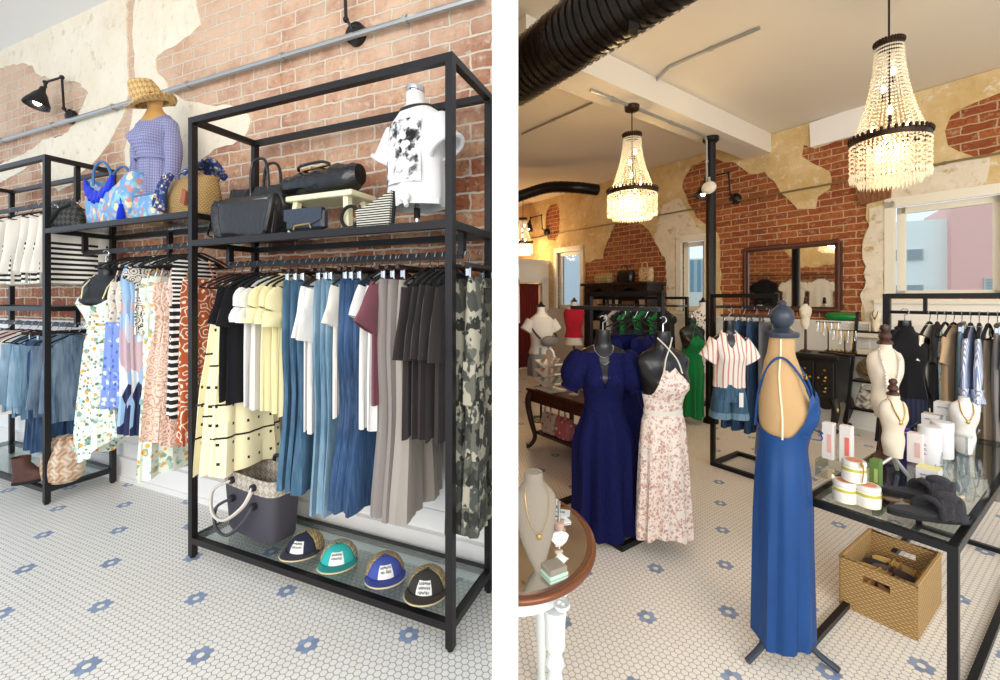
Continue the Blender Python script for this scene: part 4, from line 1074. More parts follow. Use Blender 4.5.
# ---- lower glass shelf: handbag and four caps
loc = sit(262, .19, zb_); char = plain('#45424b', .6, 0, .06, 30); rimm = weave('#cfc6b9', '#a69b8c', 120.)
t = T('rubber_tote', 'charcoal moulded rubber tote with beige rim and double handles', 'bag', loc, L.rz - .12)
W_, D_, H_ = .50, .21, .36
b = body([(.004, W_ / 2 * .86, D_ / 2 * .86, 0, 0, 0), (.02, W_ / 2 * .9, D_ / 2 * .9, 0, 0, 0), (H_ * .765, W_ / 2 * 1.0, D_ / 2, 0, 0, 0)], 40, 10, cap0=True, sq=.42); b.build('bag_body', char, t)
b = body([(H_ * .76, W_ / 2 * 1.02, D_ / 2 * 1.03, 0, 0, 0), (H_, W_ / 2 * 1.06, D_ / 2 * 1.06, 0, 0, 0)], 40, 6, sq=.42)
for rr, dz in ((.95, 0), (.9, -.15)):
    pass
r = b.v[-40:]; b.rings([r, [(x * .97, y * .94, z_) for x, y, z_ in r], [(x * .82, y * .72, z_ - .2) for x, y, z_ in r]], cap1=True)
b.build('rim', rimm, t)
cz = plain('#d8d0c6', .5)
for s_, hmat, zz, dn, sw in ((-1, cz, .315, .20, -.13), (-1, char, .21, .17, -.05)):
    y0 = -D_ / 2 * 1.02
    MB().tube(spline([(-.10, y0 - .012, zz), (-.17 + sw * .4, y0 - .05, zz - dn * .35), (-.13 + sw * .5, y0 - .07, zz - dn * .9), (-.02 + sw * .4, y0 - .07, zz - dn), (.07, y0 - .045, zz - dn * .5), (.11, y0 - .012, zz)], 6), .012, 8, flat=.7).build('handle', hmat, t)
    k = MB()
    for x in (-.10, .11): k.tube([(x, y0 - .002, zz), (x, y0 - .022, zz)], .02, 14)
    k.build('rivet', plain('#1d1d22', .5), t)
MB().tube(spline([(-.09, D_ / 2, .28), (-.08, D_ / 2 + .02, .35), (-.03, D_ / 2, .40), (.05, D_ / 2, .40), (.1, D_ / 2 + .02, .35), (.11, D_ / 2, .28)], 6), .012, 8).build('handle', plain('#26262a', .5), t)
def text(s_, size, m, parent, loc, rot, ext=.0008):
    cu = bpy.data.curves.new('lettering', 'FONT'); cu.body = s_; cu.size = size; cu.extrude = ext; cu.align_x = 'CENTER'; cu.align_y = 'CENTER'
    o = bpy.data.objects.new('lettering', cu); COL.objects.link(o); cu.materials.append(m); bpy.context.view_layer.update()
    me = bpy.data.meshes.new_from_object(o.evaluated_get(bpy.context.evaluated_depsgraph_get())); bpy.data.objects.remove(o); bpy.data.curves.remove(cu)
    o = bpy.data.objects.new('lettering', me); COL.objects.link(o); o.parent = parent; o.location = loc; o.rotation_euler = rot
    return o
def scribble(parent, w, h, loc, rot, seed=1, m=None):
    rn = random.Random(seed); b_ = MB(); x = -w / 2
    while x < w / 2:
        k = rn.uniform(.3, 1.) * h * .5; b_.box((x + k / 2, rn.uniform(-.1, .1) * h, 0), (k * .35, h * rn.uniform(.5, 1.), .001), rn.uniform(-.5, .5)).box((x + k * .4, rn.uniform(-.3, .3) * h, 0), (k * .8, h * .16, .001), rn.uniform(-.3, .3)); x += k * 1.15
    return b_.build('lettering', m or plain('#17171a', .8), parent, smooth=False, loc=loc, rot=rot)
def cap(px, py, h1, h2, label, rz, lines, back='#c9b083'):
    g = gz(px, py, zb_); m1, m2 = plain(h1, .85, 0, .2, 60, .2), plain(h2, .85, 0, .2, 60, .2); mb = weave(back, '#8f7a52', 300.)
    t = T('baseball_cap', label, 'cap', (g.x, g.y, zb_), rz, 'distressed caps on the lower glass')
    rx, ry, rzz = .092, .098, .088
    def dome(t0, t1):
        def f(a, b):
            th = t0 + (t1 - t0) * a; e = b * PI / 2 * .98
            return (rx * cos(e) ** .8 * cos(th), ry * cos(e) ** .8 * sin(th), .004 + rzz * sin(e))
        return f
    MB().grid(dome(-PI / 2 - 1.15, -PI / 2 + 1.15), 20, 10).build('front_panel', m1, t, solid=.003)
    MB().grid(dome(-PI / 2 + 1.15, 1.5 * PI - 1.15), 24, 10).build('mesh_back', mb, t, solid=.003)
    MB().ball((0, 0, rzz + .004), (.008, .008, .005)).build('top_button', m1, t)
    bf = lambda a, b: ((.090 + .012 * b) * sin((a - .5) * 2.5), -.098 * cos((a - .5) * 2.5) ** .8 * 1.0 - .07 * b * cos((a - .5) * PI) ** .5 if abs(a - .5) < .499 else -.03, .024 - .024 * b * (abs(a - .5) * 2) ** 2 + .010 * b)
    MB().grid(bf, 20, 6).build('brim', m2, t, solid=.005)
    MB().tube([bf(.03 + .94 * i / 20, 1.) for i in range(21)], .0035, 6).build('frayed_edge', plain('#d7c49a', .9), t)
    lb = MB().grid(lambda a, b: dome(-PI / 2 - .42 + .0, -PI / 2 + .42)(a, .18 + .44 * b), 10, 8)
    lb.v = [(x * 1.035, y * 1.035, z_ + .001) for x, y, z_ in lb.v]
    pat = lb.build('patch', plain('#efede6', .8, 0, .04), t)
    ink = plain('#17171a', .8)
    for i, ln in enumerate(lines):
        b_ = .54 - .13 * i
        q_ = dome(-PI / 2, -PI / 2)(0, b_); e = b_ * PI / 2
        lo_ = (q_[0], q_[1] * 1.055 - .001, q_[2] + .002); ro_ = (PI / 2 - e * .85, 0, 0)
        if ln == 'to list': text(ln, .021, ink, pat, lo_, ro_)
        else: scribble(pat, .05, .013, lo_, ro_, len(ln) + i * 7 + px, ink)
    return t
cap(306, 549, '#20263c', '#3c3f49', 'faded navy trucker cap with a white patch by the rubber tote', -.12, ('Salt', '& Soul'))
cap(339, 560, '#2fb5ae', '#2a9d96', 'turquoise trucker cap with a white patch and cream mesh', .22, ('Travel', 'Team'), '#d6cbb2')
cap(385, 573, '#4657a8', '#3f4d9a', 'royal blue trucker cap with a to list patch', .30, ('adding', 'to list'))
cap(428, 588, '#3b3632', '#453a30', 'dark brown trucker cap with a white patch by the corner post', -.05, ('Cowboys', 'and', 'coffee'))
# woven sack on the far rack's bottom shelf
g = gz(47, 487, zb_); t = T('woven_sack', 'cream and tan chevron woven sack bag under the denim', 'bag', (g.x, g.y + .12, zb_), L.rz)
b = body([(0, .10, .08, 0, 0, 0), (.03, .135, .11, 0, 0, .003), (.16, .14, .115, 0, 0, .006), (.27, .1, .08, 0, 0, .01), (.31, .05, .045, 0, 0, .012), (.33, .055, .05, .01, 0, .012)], 32, 20, 6, 2, cap0=True, cap1=True)
b.build('bag_body', weave('#e3d3bd', '#b08a6c', 70., .8), t)
g = gz(22, 492, zb_); t = T('ankle_boot', 'brown ankle boot on the far glass shelf beside the woven sack', 'shoe', (g.x - .12, g.y + .17, zb_), L.rz + 1.2)
bl = leather('#4a2c22', .45); MB().rings([[(.12 * 0 + ox + rx_ * cos(a), ry_ * sin(a), zz) for a in [2 * PI * k / 20 for k in range(20)]] for ox, rx_, ry_, zz in ((.03, .125, .042, .02), (.03, .127, .044, .035), (.02, .115, .042, .06), (-.03, .065, .042, .1), (-.05, .05, .04, .15), (-.05, .052, .042, .2))], True, False).build('upper', bl, t)
MB().slab([(.03 + .13 * cos(a), .045 * sin(a)) for a in [2 * PI * k / 20 for k in range(20)]], 0, .02).build('sole', velvet, t)
# ------------------------------------------------------------------ RIGHT ROOM
iron = plain('#17171a', .4, .4, .08)
bronze = plain('#3a2a20', .4, .7, .2, 40)
# ---- ducts
def duct(name, pts, r, label, m):
    t = T(name, label, 'duct', pts[0])
    P = [Vector(p) - Vector(pts[0]) for p in pts]
    MB().tube(P, r, 36, cap=True).build('pipe', m, t)
    ribs = MB(); 
    for i in range(len(P) - 1):
        d = P[i + 1] - P[i]; n = max(1, int(d.length / .055)); dn = d.normalized()
        for k in range(n):
            c = P[i] + d * ((k + .5) / n); ribs.tube([c - dn * .011, c + dn * .011], r * 1.045, 36, cap=False)
    ribs.build('seams', m, t)
    return t
ductm = plain('#241f1c', .28, .5, .1, 8)
d0 = at(519, 79, 3.15); d0.x = .09
du = R.u
t = duct('spiral_duct', [d0, d0 + du * 3.4], .19, 'large black spiral air duct running under the white ceiling', ductm)
for k in (.55, 1.35, 2.2):
    hs = MB(); c = du * k; hs.bar(c + Vector((0, 0, .19)), c + Vector((0, 0, CR - d0.z)), .03, .004)
    hs.tube([c - du * .02, c + du * .02], .196, 36, cap=False); hs.build('hanger_strap', ductm, t)
vt = MB().box(tuple(du * 1.0 + Vector((.03, -.1, -.19))), (.05, .05, .07)).build('damper', ductm, t)
q0 = at(515, 199, 7.6); q0.x = .20
duct('bent_duct', spline([q0, at(546, 188, 7.5), at(575, 187.5, 7.3), at(597, 190, 7.4)], 5), .095, 'smaller black bent duct near the far end of the ceiling', ductm)
# ---- conduits
zt_ = CR - .02
def cz_(px, py, z): g = gz(px, py, z); return g
col_top = Vector((2.54, 5.18, CR - .27))
bz = CR - .27
c1 = bm0 + Vector((0, 0, bz))
conduit('ceiling_conduit', [bm0 + bdir * -.6 + Vector((0, 0, bz)), c1, Vector((2.54, 5.18, bz)) - bdir * .16, Vector((2.54, 5.18, bz - .04)) - bdir * .1, Vector((2.54, 5.18, bz - .55)) - bdir * .09], galv, 'grey conduit under the beam ending in a white box on the column', .014)
conduit('ceiling_conduit', [cz_(760, 28, zt_), cz_(669, 67, zt_), cz_(638, 100, zt_)], galv, 'grey conduit kinked across the ceiling towards the far chandelier', .014)
conduit('ceiling_conduit', [cz_(522, 134, zt_), cz_(592, 103, zt_)], galv, 'straight grey conduit on the ceiling below the big duct', .012)
zc2 = 2.87
conduit('wall_conduit', [R.p(-6.9, -.05, zc2), R.p(2.2, -.05, zc2)], plain('#8f7c58', .5, .4), 'thin conduit running along the ochre plaster wall', .012)
jb = T('junction_box', 'white junction box on the slim black column', 'junction box', Vector((2.54, 5.18, bz - .62)) - bdir * .1 - Vector((0, .06, 0)), R.rz)
MB().ball((0, 0, 0), (.09, .05, .075), 16, 8).build('cover', plain('#e8e3da', .5), jb); MB().tube([(0, 0, .07), (0, 0, .12)], .02, 10).build('gland', galv, jb)
# ---- sconces on the plaster wall
for px, py, lb in ((737, 199, 'black wall lamp on the brick patch beside the column'), (548, 232, 'black wall lamp over the far end, beside the small brick patch')):
    u, z = R.at(px, py, 0); sconce(R, u, z, -.02, lb, up=.36, side=-.34, sc=1.25, out=.2)
# ---- chandeliers
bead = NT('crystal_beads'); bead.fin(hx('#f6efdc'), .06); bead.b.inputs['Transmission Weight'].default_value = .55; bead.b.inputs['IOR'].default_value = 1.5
bead.b.inputs['Emission Color'].default_value = hx('#ffeccb'); bead.b.inputs['Emission Strength'].default_value = .10  # beads glow faintly: lamplight caught in the crystal put into the material
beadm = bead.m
def bead_at(mb, p, r):
    x, y, z = p
    mb.add([(x + r, y, z), (x, y + r, z), (x - r, y, z), (x, y - r, z), (x, y, z + r * 1.25), (x, y, z - r * 1.25)], [(0, 1, 4), (1, 2, 4), (2, 3, 4), (3, 0, 4), (1, 0, 5), (2, 1, 5), (3, 2, 5), (0, 3, 5)])
def chandelier(loc, label, zc, zr, zb_, rr, rc=.09, rod=1., n=40, group='crystal chandeliers', s=1.):
    """zc crown, zr big ring, zb_ lowest drops, all relative to the ceiling point"""
    t = T('crystal_chandelier', label, 'chandelier', loc, 0, group)
    MB().lathe([(.02, -.06), (.07, -.05), (.075, -.01), (.06, 0)], 24).build('canopy', bronze, t)
    MB().tube([(0, 0, -.05), (0, 0, zc + .02)], .006, 8).tube([(0, 0, zc + .02), (0, 0, zr + .02)], .008, 8).build('rod', bronze, t)
    def ring(rad, z, h, name):
        m_ = MB().rings([[(k * cos(a), k * sin(a), zz) for a in [2 * PI * i / 48 for i in range(48)]] for k, zz in ((rad, z), (rad * 1.04, z), (rad * 1.04, z + h), (rad, z + h), (rad, z))])
        for i in range(int(26 + rad * 60)):
            a = 2 * PI * i / int(26 + rad * 60); m_.ball((rad * 1.05 * cos(a), rad * 1.05 * sin(a), z + h * 1.15), (h * .28, h * .28, h * .45), 6, 4)
        for k in range(6):
            a = PI * k / 3; m_.tube([(0, 0, z + h * .5), (rad * cos(a), rad * sin(a), z + h * .5)], .005, 6)
        m_.build(name, bronze, t)
    ring(rc, zc - .03, .035, 'crown_ring'); ring(rr, zr - .02, .04, 'large_ring')
    b1 = MB(); b2 = MB(); b3 = MB()
    H = zc - zr
    for i in range(n):
        a = 2 * PI * i / n
        for j in range(26):
            f = j / 25; rad = rc + (rr - rc) * (f ** 2.1 * .85 + .15 * f); bead_at(b1, (rad * cos(a), rad * sin(a), zc - .03 - (H - .02) * f), .0085)
    for rad, cnt in ((rr * 1.03, int(n * 1.4)), (rr * .80, int(n * 1.0)), (rr * .55, int(n * .7)), (rr * .3, int(n * .4))):
        drop = (zr - .02 - zb_) * (1.0 if rad < rr * .9 else .86)
        for i in range(cnt):
            a = 2 * PI * (i + .5) / cnt; k = 6
            for j in range(k): bead_at(b2, (rad * cos(a), rad * sin(a), zr - .03 - (drop - .06) * j / k), .0085)
            b3.add([(rad * cos(a) + dx, rad * sin(a) + dy, zr - .02 - drop + .06 * zz) for dx, dy, zz in ((.009, 0, .5), (0, .009, .5), (-.009, 0, .5), (0, -.009, .5), (0, 0, 1.1), (0, 0, -.1))], [(0, 1, 4), (1, 2, 4), (2, 3, 4), (3, 0, 4), (1, 0, 5), (2, 1, 5), (3, 2, 5), (0, 3, 5)])
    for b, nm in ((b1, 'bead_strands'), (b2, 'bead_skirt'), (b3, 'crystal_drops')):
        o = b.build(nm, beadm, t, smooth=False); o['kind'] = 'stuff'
    g = glow('#fff0cf', 14.)
    for k, (a, z) in enumerate(((0, zc - .18 * H / .55), (2.1, zc - .5 * H), (4.2, zc - .75 * H), (1.0, zr + .03), (3.1, zr + .03), (5.2, zr + .03))):
        rad = .03 if k < 3 else rr * .5
        bb = MB().tube([(rad * cos(a), rad * sin(a), z - .05), (rad * cos(a), rad * sin(a), z)], .009, 8).build('candle_socket', bronze, t)
        MB().ball((rad * cos(a), rad * sin(a), z + .03), (.014, .014, .032), 10, 8).build('bulb', g, bb)
    return t
cn = at(889, 140, 2.95)
zq = lambda py, Y: CH + (HY - py) / F * Y - CR
chandelier(Vector((cn.x, cn.y, CR)), 'large crystal chandelier hanging before the big window', zq(44, 2.95), zq(140, 2.95), zq(186, 2.95), .205, .075)
zb3 = CR - .255
zq2 = lambda py, Y: CH + (HY - py) / F * Y - zb3
chandelier(Vector((bm0.x, bm0.y, zb3)), 'crystal chandelier hanging from the white beam before the brick cone', zq2(136, 4.32), zq2(193, 4.32), zq2(220, 4.32), .232, .085)
c3 = at(523, 240, 9.2)
chandelier(Vector((c3.x, c3.y, CR)), 'small far chandelier glimpsed beside the white partition edge', -.5, -1.02, -1.28, .2, .08, n=24)
for loc, e in (((cn.x, cn.y, 2.5), 14), ((bm0.x, bm0.y, 2.45), 55), ((c3.x, c3.y, 2.5), 75)): point('chandelier_light', loc, e, '#ffd79a', .12)

# ---- fitting room curtain
t = T('curtain', 'dark red curtain in the white fitting room doorway', 'curtain', FE.p(.25, 0), FE.rz)
MB().tube([(-.02, 0, 1.79), (.72, 0, 1.79)], .012, 8).build('rod', iron, t)
MB().grid(lambda a, b: (.02 + .66 * a, .03 * sin(2 * PI * 9 * a) * (1 - .3 * b), .03 + 1.75 * b), 120, 4).build('drape', cloth('#7a2a22', var=.1), t, solid=.004)

# ---- mirror in a carved frame
ma = [R.at(744, 246, -.03), R.at(842, 242, -.03), R.at(842, 313, -.03), R.at(744, 310, -.03)]
u0m, u1m = ma[0][0], ma[1][0]; z1m, z0m = (ma[0][1] + ma[1][1]) / 2, (ma[2][1] + ma[3][1]) / 2
t = T('wall_mirror', 'wide mirror in a dark beaded frame hung on the brick wall', 'mirror', R.p((u0m + u1m) / 2, -.03, (z0m + z1m) / 2), R.rz)
Wm, Hm = u1m - u0m, z1m - z0m
MB().box((0, 0, 0), (Wm - .06, .012, Hm - .06)).build('glass', mirror_mat(), t, smooth=False)
f = MB()
for a, b in (((-1, -1), (1, -1)), ((1, -1), (1, 1)), ((1, 1), (-1, 1)), ((-1, 1), (-1, -1))):
    f.bar((a[0] * (Wm / 2 - .03), -.01, a[1] * (Hm / 2 - .03)), (b[0] * (Wm / 2 - .03), -.01, b[1] * (Hm / 2 - .03)), .07, .03, up=(0, 1, 0))
f.build('frame', plain('#4a2a1e', .5, .1, .25, 60), t, smooth=False)
bd_ = MB()
for i in range(60):
    x = -Wm / 2 + .02 + (Wm - .04) * i / 59
    for z in (-Hm / 2 + .025, Hm / 2 - .025): bd_.ball((x, -.03, z), .017, 8, 5)
for i in range(34):
    z = -Hm / 2 + .02 + (Hm - .04) * i / 33
    for x in (-Wm / 2 + .025, Wm / 2 - .025): bd_.ball((x, -.03, z), .017, 8, 5)
bd_.build('beading', plain('#6b3f34', .45, .1, .3, 80), t)

# ---- shared forms
def jewel_bust(name, label, loc, rz, h, m, w=.5, group=None, wood_top=None, foot=None, chain=None, cat='display bust'):
    """small dress-form bust: h tall; optional turned finial"""
    t = T(name, label, cat, loc, rz, group)
    lv = [(0, .20 * h * w * 2 * .5, .15 * h, 0, 0, 0), (.25 * h, .16 * h, .125 * h, 0, 0, 0), (.42 * h, .145 * h, .115 * h, 0, 0, 0), (.6 * h, .19 * h, .14 * h, 0, -.01 * h, 0), (.78 * h, .205 * h, .12 * h, 0, 0, 0), (.88 * h, .17 * h, .095 * h, 0, 0, 0), (.93 * h, .085 * h, .08 * h, 0, 0, 0), (h, .072 * h, .072 * h, 0, 0, 0)]
    body(lv, 28, 26, bumps=((-PI / 2 - .5, .66 * h, .03 * h, .4, .09 * h), (-PI / 2 + .5, .66 * h, .03 * h, .4, .09 * h)), cap0=True, cap1=True).build('torso', m, t)
    if wood_top: MB().lathe([(.085 * h, h), (.09 * h, h * 1.01), (.08 * h, h * 1.04), (.05 * h, h * 1.06), (.075 * h, h * 1.10), (.06 * h, h * 1.15), (.04 * h, h * 1.17), (.06 * h, h * 1.21), (.05 * h, h * 1.25), (.015 * h, h * 1.27)], 18).build('finial', wood_top, t)
    if chain:
        hp_ = [(-.065, .03, .95), (-.085, -.07, .90), (-.082, -.138, .78), (-.05, -.172, .68)]
        MB().tube(spline([(x * h, y * h, z * h) for x, y, z in hp_ + [(0, -.158, .60)] + [(-x, y, z) for x, y, z in hp_[::-1]]], 5), .0028, 5).ball((0, -.165 * h, .585 * h), (.008, .004, .011), 8, 6).build('chain', chain, t)
    return t
gold = plain('#c9a256', .3, .85, .1); silver = chrome
# ---- blue slip dress on the tan form, front
bl_ = gz(782, 653); FZ = math.radians(52)
t = T('dress_form', 'tan linen dress form with a dark finial on a tripod, in the blue slip dress', 'dress form', (bl_.x, bl_.y, 0), FZ)
linen = plain('#b9976a', .85, 0, .14, 220, .2)
fs = .80
lv = [(.55, .125, .115, 0, 0, 0), (.72, .132, .12, 0, 0, 0), (.86, .105, .1, 0, 0, 0), (1.0, .13, .115, 0, -.008, 0), (1.10, .142, .105, 0, 0, 0), (1.18, .138, .09, 0, 0, 0), (1.235, .10, .075, 0, .004, 0), (1.265, .064, .064, 0, .004, 0), (1.335, .056, .058, 0, 0, 0)]
lv = [(q[0], q[1] * fs, q[2] * fs) + tuple(q[3:]) for q in lv]
bps = ((-PI / 2 - .55, 1.03, .032, .4, .06), (-PI / 2 + .55, 1.03, .032, .4, .06))
body(lv, 36, 40, bumps=bps, cap0=True, cap1=True).build('torso', linen, t)
navyw = plain('#27313f', .4, 0, .08)
MB().lathe([(.058, 1.335), (.062, 1.34), (.062, 1.355), (.04, 1.362), (.026, 1.375), (.04, 1.395), (.046, 1.42), (.04, 1.448), (.024, 1.462), (.016, 1.472), (.018, 1.482), (.004, 1.492)], 24).build('finial', navyw, t)
MB().tube([(0, 0, .12), (0, 0, .6)], .018, 12).build('pole', navyw, t)
for k in range(3):
    a = math.radians((198, -32, 85)[k]) - FZ
    MB().tube(spline([(0, 0, .15), (.05 * cos(a), .05 * sin(a), .13), (.11 * cos(a), .11 * sin(a), .06), (.19 * cos(a), .19 * sin(a), .014)], 5), [.02] * 10 + [.013] * 6, 8).build('leg', navyw, t)
sm_ = MB()
for sx in (-1, 1): sm_.tube(spline([(sx * .106, -.01, .93), (sx * .1075, -.01, 1.02), (sx * .1165, -.005, 1.1), (sx * .114, .0, 1.18), (sx * .085, .0, 1.237), (sx * .056, .0, 1.266), (sx * .048, 0, 1.33)], 4), .004, 5)
sm_.build('seam_tape', plain('#e6d9b4', .8), t)
t = T('slip_dress', 'long royal blue satin slip dress with thin straps on the tan form', 'dress', (bl_.x, bl_.y, 0), FZ)
satin = NT('royal_blue_satin'); nn = satin.noise(satin.scale(satin.obj(), (5, 5, 1)), 3, 3)
satin.fin(satin.mix(nn, hx('#0a2f62'), hx('#134782')), .5); satin.b.inputs['Specular IOR Level'].default_value = .3
dl = [(.085, .132, .11, 0, 0, .008), (.3, .127, .107, 0, 0, .007), (.6, .122, .104, 0, 0, .005), (.76, .115, .10, 0, 0, .003), (.88, .100, .09, 0, 0, .001), (.96, .104, .096, 0, -.006, 0), (1.03, .112, .1, 0, -.006, 0), (1.075, .119, .096, 0, -.003, 0)]
b = body(dl, 56, 46, 9, 3, bumps=((-PI / 2 - .55, 1.03, .040, .44, .065), (-PI / 2 + .55, 1.03, .040, .44, .065)), zwave=.012)
def topline(b, z0, z1, f):
    """reshape the upper edge: heights between z0 and z1 are stretched to f(angle)"""
    n = 56
    cols = [b.v[i::n] for i in range(n)]; out = []
    for k, (x, y, z) in enumerate(b.v):
        if z > z0:
            z = z0 + (z - z0) / (z1 - z0) * (f(math.atan2(y, x)) - z0); c = cols[k % n]
            for p, q in zip(c, c[1:]):
                if p[2] <= z <= q[2]:
                    t = (z - p[2]) / max(1e-6, q[2] - p[2]); x, y = p[0] + (q[0] - p[0]) * t, p[1] + (q[1] - p[1]) * t; break
        out.append((x, y, z))
    b.v = out
def bell(t, c, w):
    d = math.atan2(sin(t - c), cos(t - c)); return math.exp(-(d / w) ** 2)
topline(b, .86, 1.075, lambda a: .935 + .175 * bell(a, -PI / 2 - .62, .34) + .175 * bell(a, -PI / 2 + .62, .34) + .095 * bell(a, -PI / 2, .42) + .05 * bell(a, PI / 2, .9))
b.build('gown', satin.m, t)
for sx in (-1, 1):
    MB().tube(spline([(sx * .068, -.108, 1.07), (sx * .074, -.082, 1.16), (sx * .076, -.02, 1.25), (sx * .074, .03, 1.235), (sx * .066, .075, 1.12), (sx * .05, .092, .96)], 5), .0045, 6).build('strap', satin.m, t)
MB().tube(spline([(-.1, -.075, .955), (-.05, -.135, .94), (0, -.125, .965), (.05, -.135, .94), (.1, -.075, .955)], 6), .0025, 5).build('bust_seam', satin.m, t)
o = T('necklace', 'fine gold necklace on the tan form above the blue slip', 'necklace', (bl_.x, bl_.y, 0), FZ)
MB().tube([(.06 * cos(a), .062 * sin(a) - .016 * (sin(a) < 0), 1.235 + .055 * min(0, sin(a))) for a in [2 * PI * i / 30 for i in range(30)]], .0018, 5, closed=True).build('chain', gold, o)
MB().ball((0, -.084, 1.172), (.007, .004, .01), 8, 6).build('pendant', gold, o)

# ---- rack with the navy and floral dresses
def floor_rack(name, label, p1, length, h, ht, side=-1, wbase=.38, over=0.):
    """p1: foot of the near post; runs away along the wall direction; base reaches out to one side"""
    t = T(name, label, 'clothes rack', (p1[0], p1[1], 0), R.rz)
    w = .034; s_ = side * wbase
    MB().box((-length / 2, 0, .02), (length + w, w, w)).box((-length / 2, s_, .02), (length + w, w, w)).box((0, s_ / 2, .02), (w, wbase - w, w)).box((-length, s_ / 2, .02), (w, wbase - w, w)).build('base_frame', iron, t, smooth=False)
    for x in (0, -length): MB().box((x, 0, h / 2 + .02), (w, w, h - .04)).build('post', iron, t, smooth=False)
    MB().box((-length / 2, 0, h), (length + w, w, w)).build('top_rail', iron, t, smooth=False)
    b = MB().box((-length / 2 + over / 2, s_ / 2, ht), (length + over, .026, .026))
    for x in (0, -length): b.box((x, s_ / 4, ht), (.026, wbase / 2, .026))
    b.build('hanging_rail', plain('#3a3c42', .35, .5), t, smooth=False)
    return t
p1 = gz(661, 531)
floor_rack('clothes_rack', 'low black floor rack carrying the navy and pink floral dresses', p1, .62, 1.53, 1.43, -1, .38, .12)
eyelet = NT('navy_eyelet'); dv, _ = eyelet.vor(eyelet.obj(), 55.); nz = eyelet.noise(eyelet.obj(), 9, 3)
ec = eyelet.mix(eyelet.step(dv, .22, .3), hx('#030418'), hx('#090d42')); eyelet.bump(dv, .4, .004); eyelet.fin(ec, .85); eyelet.b.inputs['Specular IOR Level'].default_value = .2
navy = eyelet.m
def worn_dress(name, label, loc, rz, m, hemz, hem=.24, dh=.17, fold=.02, puff=False, halter=False, seed=1, sc=.92, k=10, band=None, wide=1.):
    """dress on a hanging torso form; z = 0 at the form's origin, hemz the floor-side end"""
    t = T(name, label, 'dress', loc, rz)
    top = -.12 if not halter else -.15
    lv = [(hemz, hem, dh, 0, 0, fold), (hemz * .8, hem * .93, dh * .93, 0, 0, fold * .9), (-.62, (.19 if not halter else .150) * wide, .125 if not halter else .112, 0, 0, fold * .5), (-.47, .14 * wide, .095, 0, 0, fold * .25), (-.40, .122 * wide, .085, 0, 0, .001), (-.34, .13 * wide, .09, 0, 0, .001), (-.26, .15 * wide, .102, 0, -.01, 0), (-.18, .163 * wide, .098, 0, -.004, 0), (top, (.168 if halter else .182) * wide, .078 if halter else .09, 0, 0, 0)]
    if not halter: lv.append((-.055, .152 * wide, .078, 0, .004, 0))
    lv = [(z, a * sc, b_ * sc, c, d_, e) if z > -.5 else (z, a * sc, b_ * sc, c, d_, e) for z, a, b_, c, d_, e in lv]
    b = body(lv, 56, 44, k, seed, bumps=((-PI / 2 - .5, -.235, .045, .42, .06), (-PI / 2 + .5, -.235, .045, .42, .06)), zwave=.02)
    if halter: topline(b, -.34, top, lambda a: -.30 + .16 * bell(a, -PI / 2 - .42, .42) + .16 * bell(a, -PI / 2 + .42, .42) + .03 * bell(a, -PI / 2, .25))
    else: topline(b, -.34, -.055, lambda a: -.055 - .22 * bell(a, -PI / 2, .30) - .02 * abs(cos(a)))
    b.build('gown', m, t)
    w_ = MB().rings([[(.124 * wide * sc * cos(a) * 1.02, .088 * sc * sin(a) * 1.03, zz) for a in [2 * PI * i / 36 for i in range(36)]] for zz in ((-.43, -.37) if not halter else (-.415, -.39))])
    w_.build('waistband', band or m, t)
    if puff:
        for s_ in (-1, 1):
            q = MB(); rs = []
            for i, (f, r) in enumerate(((0, .055), (.15, .085), (.45, .108), (.75, .105), (.9, .085), (1.0, .062), (1.08, .068))):
                c = Vector((s_ * (.135 + .085 * f) * sc * wide, -.005, -.075 - .215 * f)); ax = Vector((.9, 0, s_ * .42)).normalized()
                rs.append([c + ax * ((r + .004 * sin(9 * a)) * cos(a)) * .85 + Vector((0, (r * .95 + .004 * sin(7 * a)) * sin(a), 0)) for a in [2 * PI * j / 28 for j in range(28)]])
            q.rings(rs, True).build('puff_sleeve', m, t)
    if halter:
        for s_ in (-1, 1): MB().tube(spline([(s_ * .055, -.118, -.165), (s_ * .035, -.098, -.09), (-s_ * .01, -.062, -.02), (-s_ * .046, -.02, .03)], 5), .006, 6, flat=.6).build('halter_strap', band or m, t)
    return t
formk = plain('#16161a', .3, .1, .05, 8)
ln_ = at(603, 330, 2.70); loc = Vector((ln_.x, ln_.y, 1.235))
half_form('hanging_bust_form', 'black hanging form wearing the front navy eyelet dress', loc, -.12, formk, sc=.92)
worn_dress('eyelet_dress', 'navy puff-sleeve eyelet maxi dress at the front of the low rack', loc, -.12, navy, -1.19, .205, .15, .02, puff=True, seed=4)
o = T('necklace', 'silver layered necklace on the black form above the navy dress', 'necklace', loc, -.12)
MB().tube([(.06 * cos(a), .055 * sin(a) - .02, -.03 + .07 * min(0, sin(a))) for a in [2 * PI * i / 26 for i in range(26)]], .003, 5, closed=True).tube([(.058 * cos(a), .06 * sin(a) - .022, -.03 + .11 * min(0, sin(a))) for a in [2 * PI * i / 26 for i in range(26)]], .0025, 5, closed=True).build('chain', silver, o)
for i, (px, Y) in enumerate(((622, 2.90), (634, 3.08))):
    l2 = at(px, 330, Y); l2 = Vector((l2.x, l2.y, 1.40)); 
    hanger(l2, .1, f'black hanger holding the {ORD[i]} navy eyelet dress behind the front one', 'velvet', 'hangers on the low rack', .17)
    worn_dress('eyelet_dress', f'navy puff-sleeve eyelet dress behind the front one, {ORD[i]} back', l2 - Vector((0, 0, .10)), .1, navy, -1.18, .16, .10, .016, puff=True, seed=9 + i, sc=.9, wide=.9)
l2 = at(645, 330, 3.2); l2 = Vector((l2.x, l2.y, 1.40))
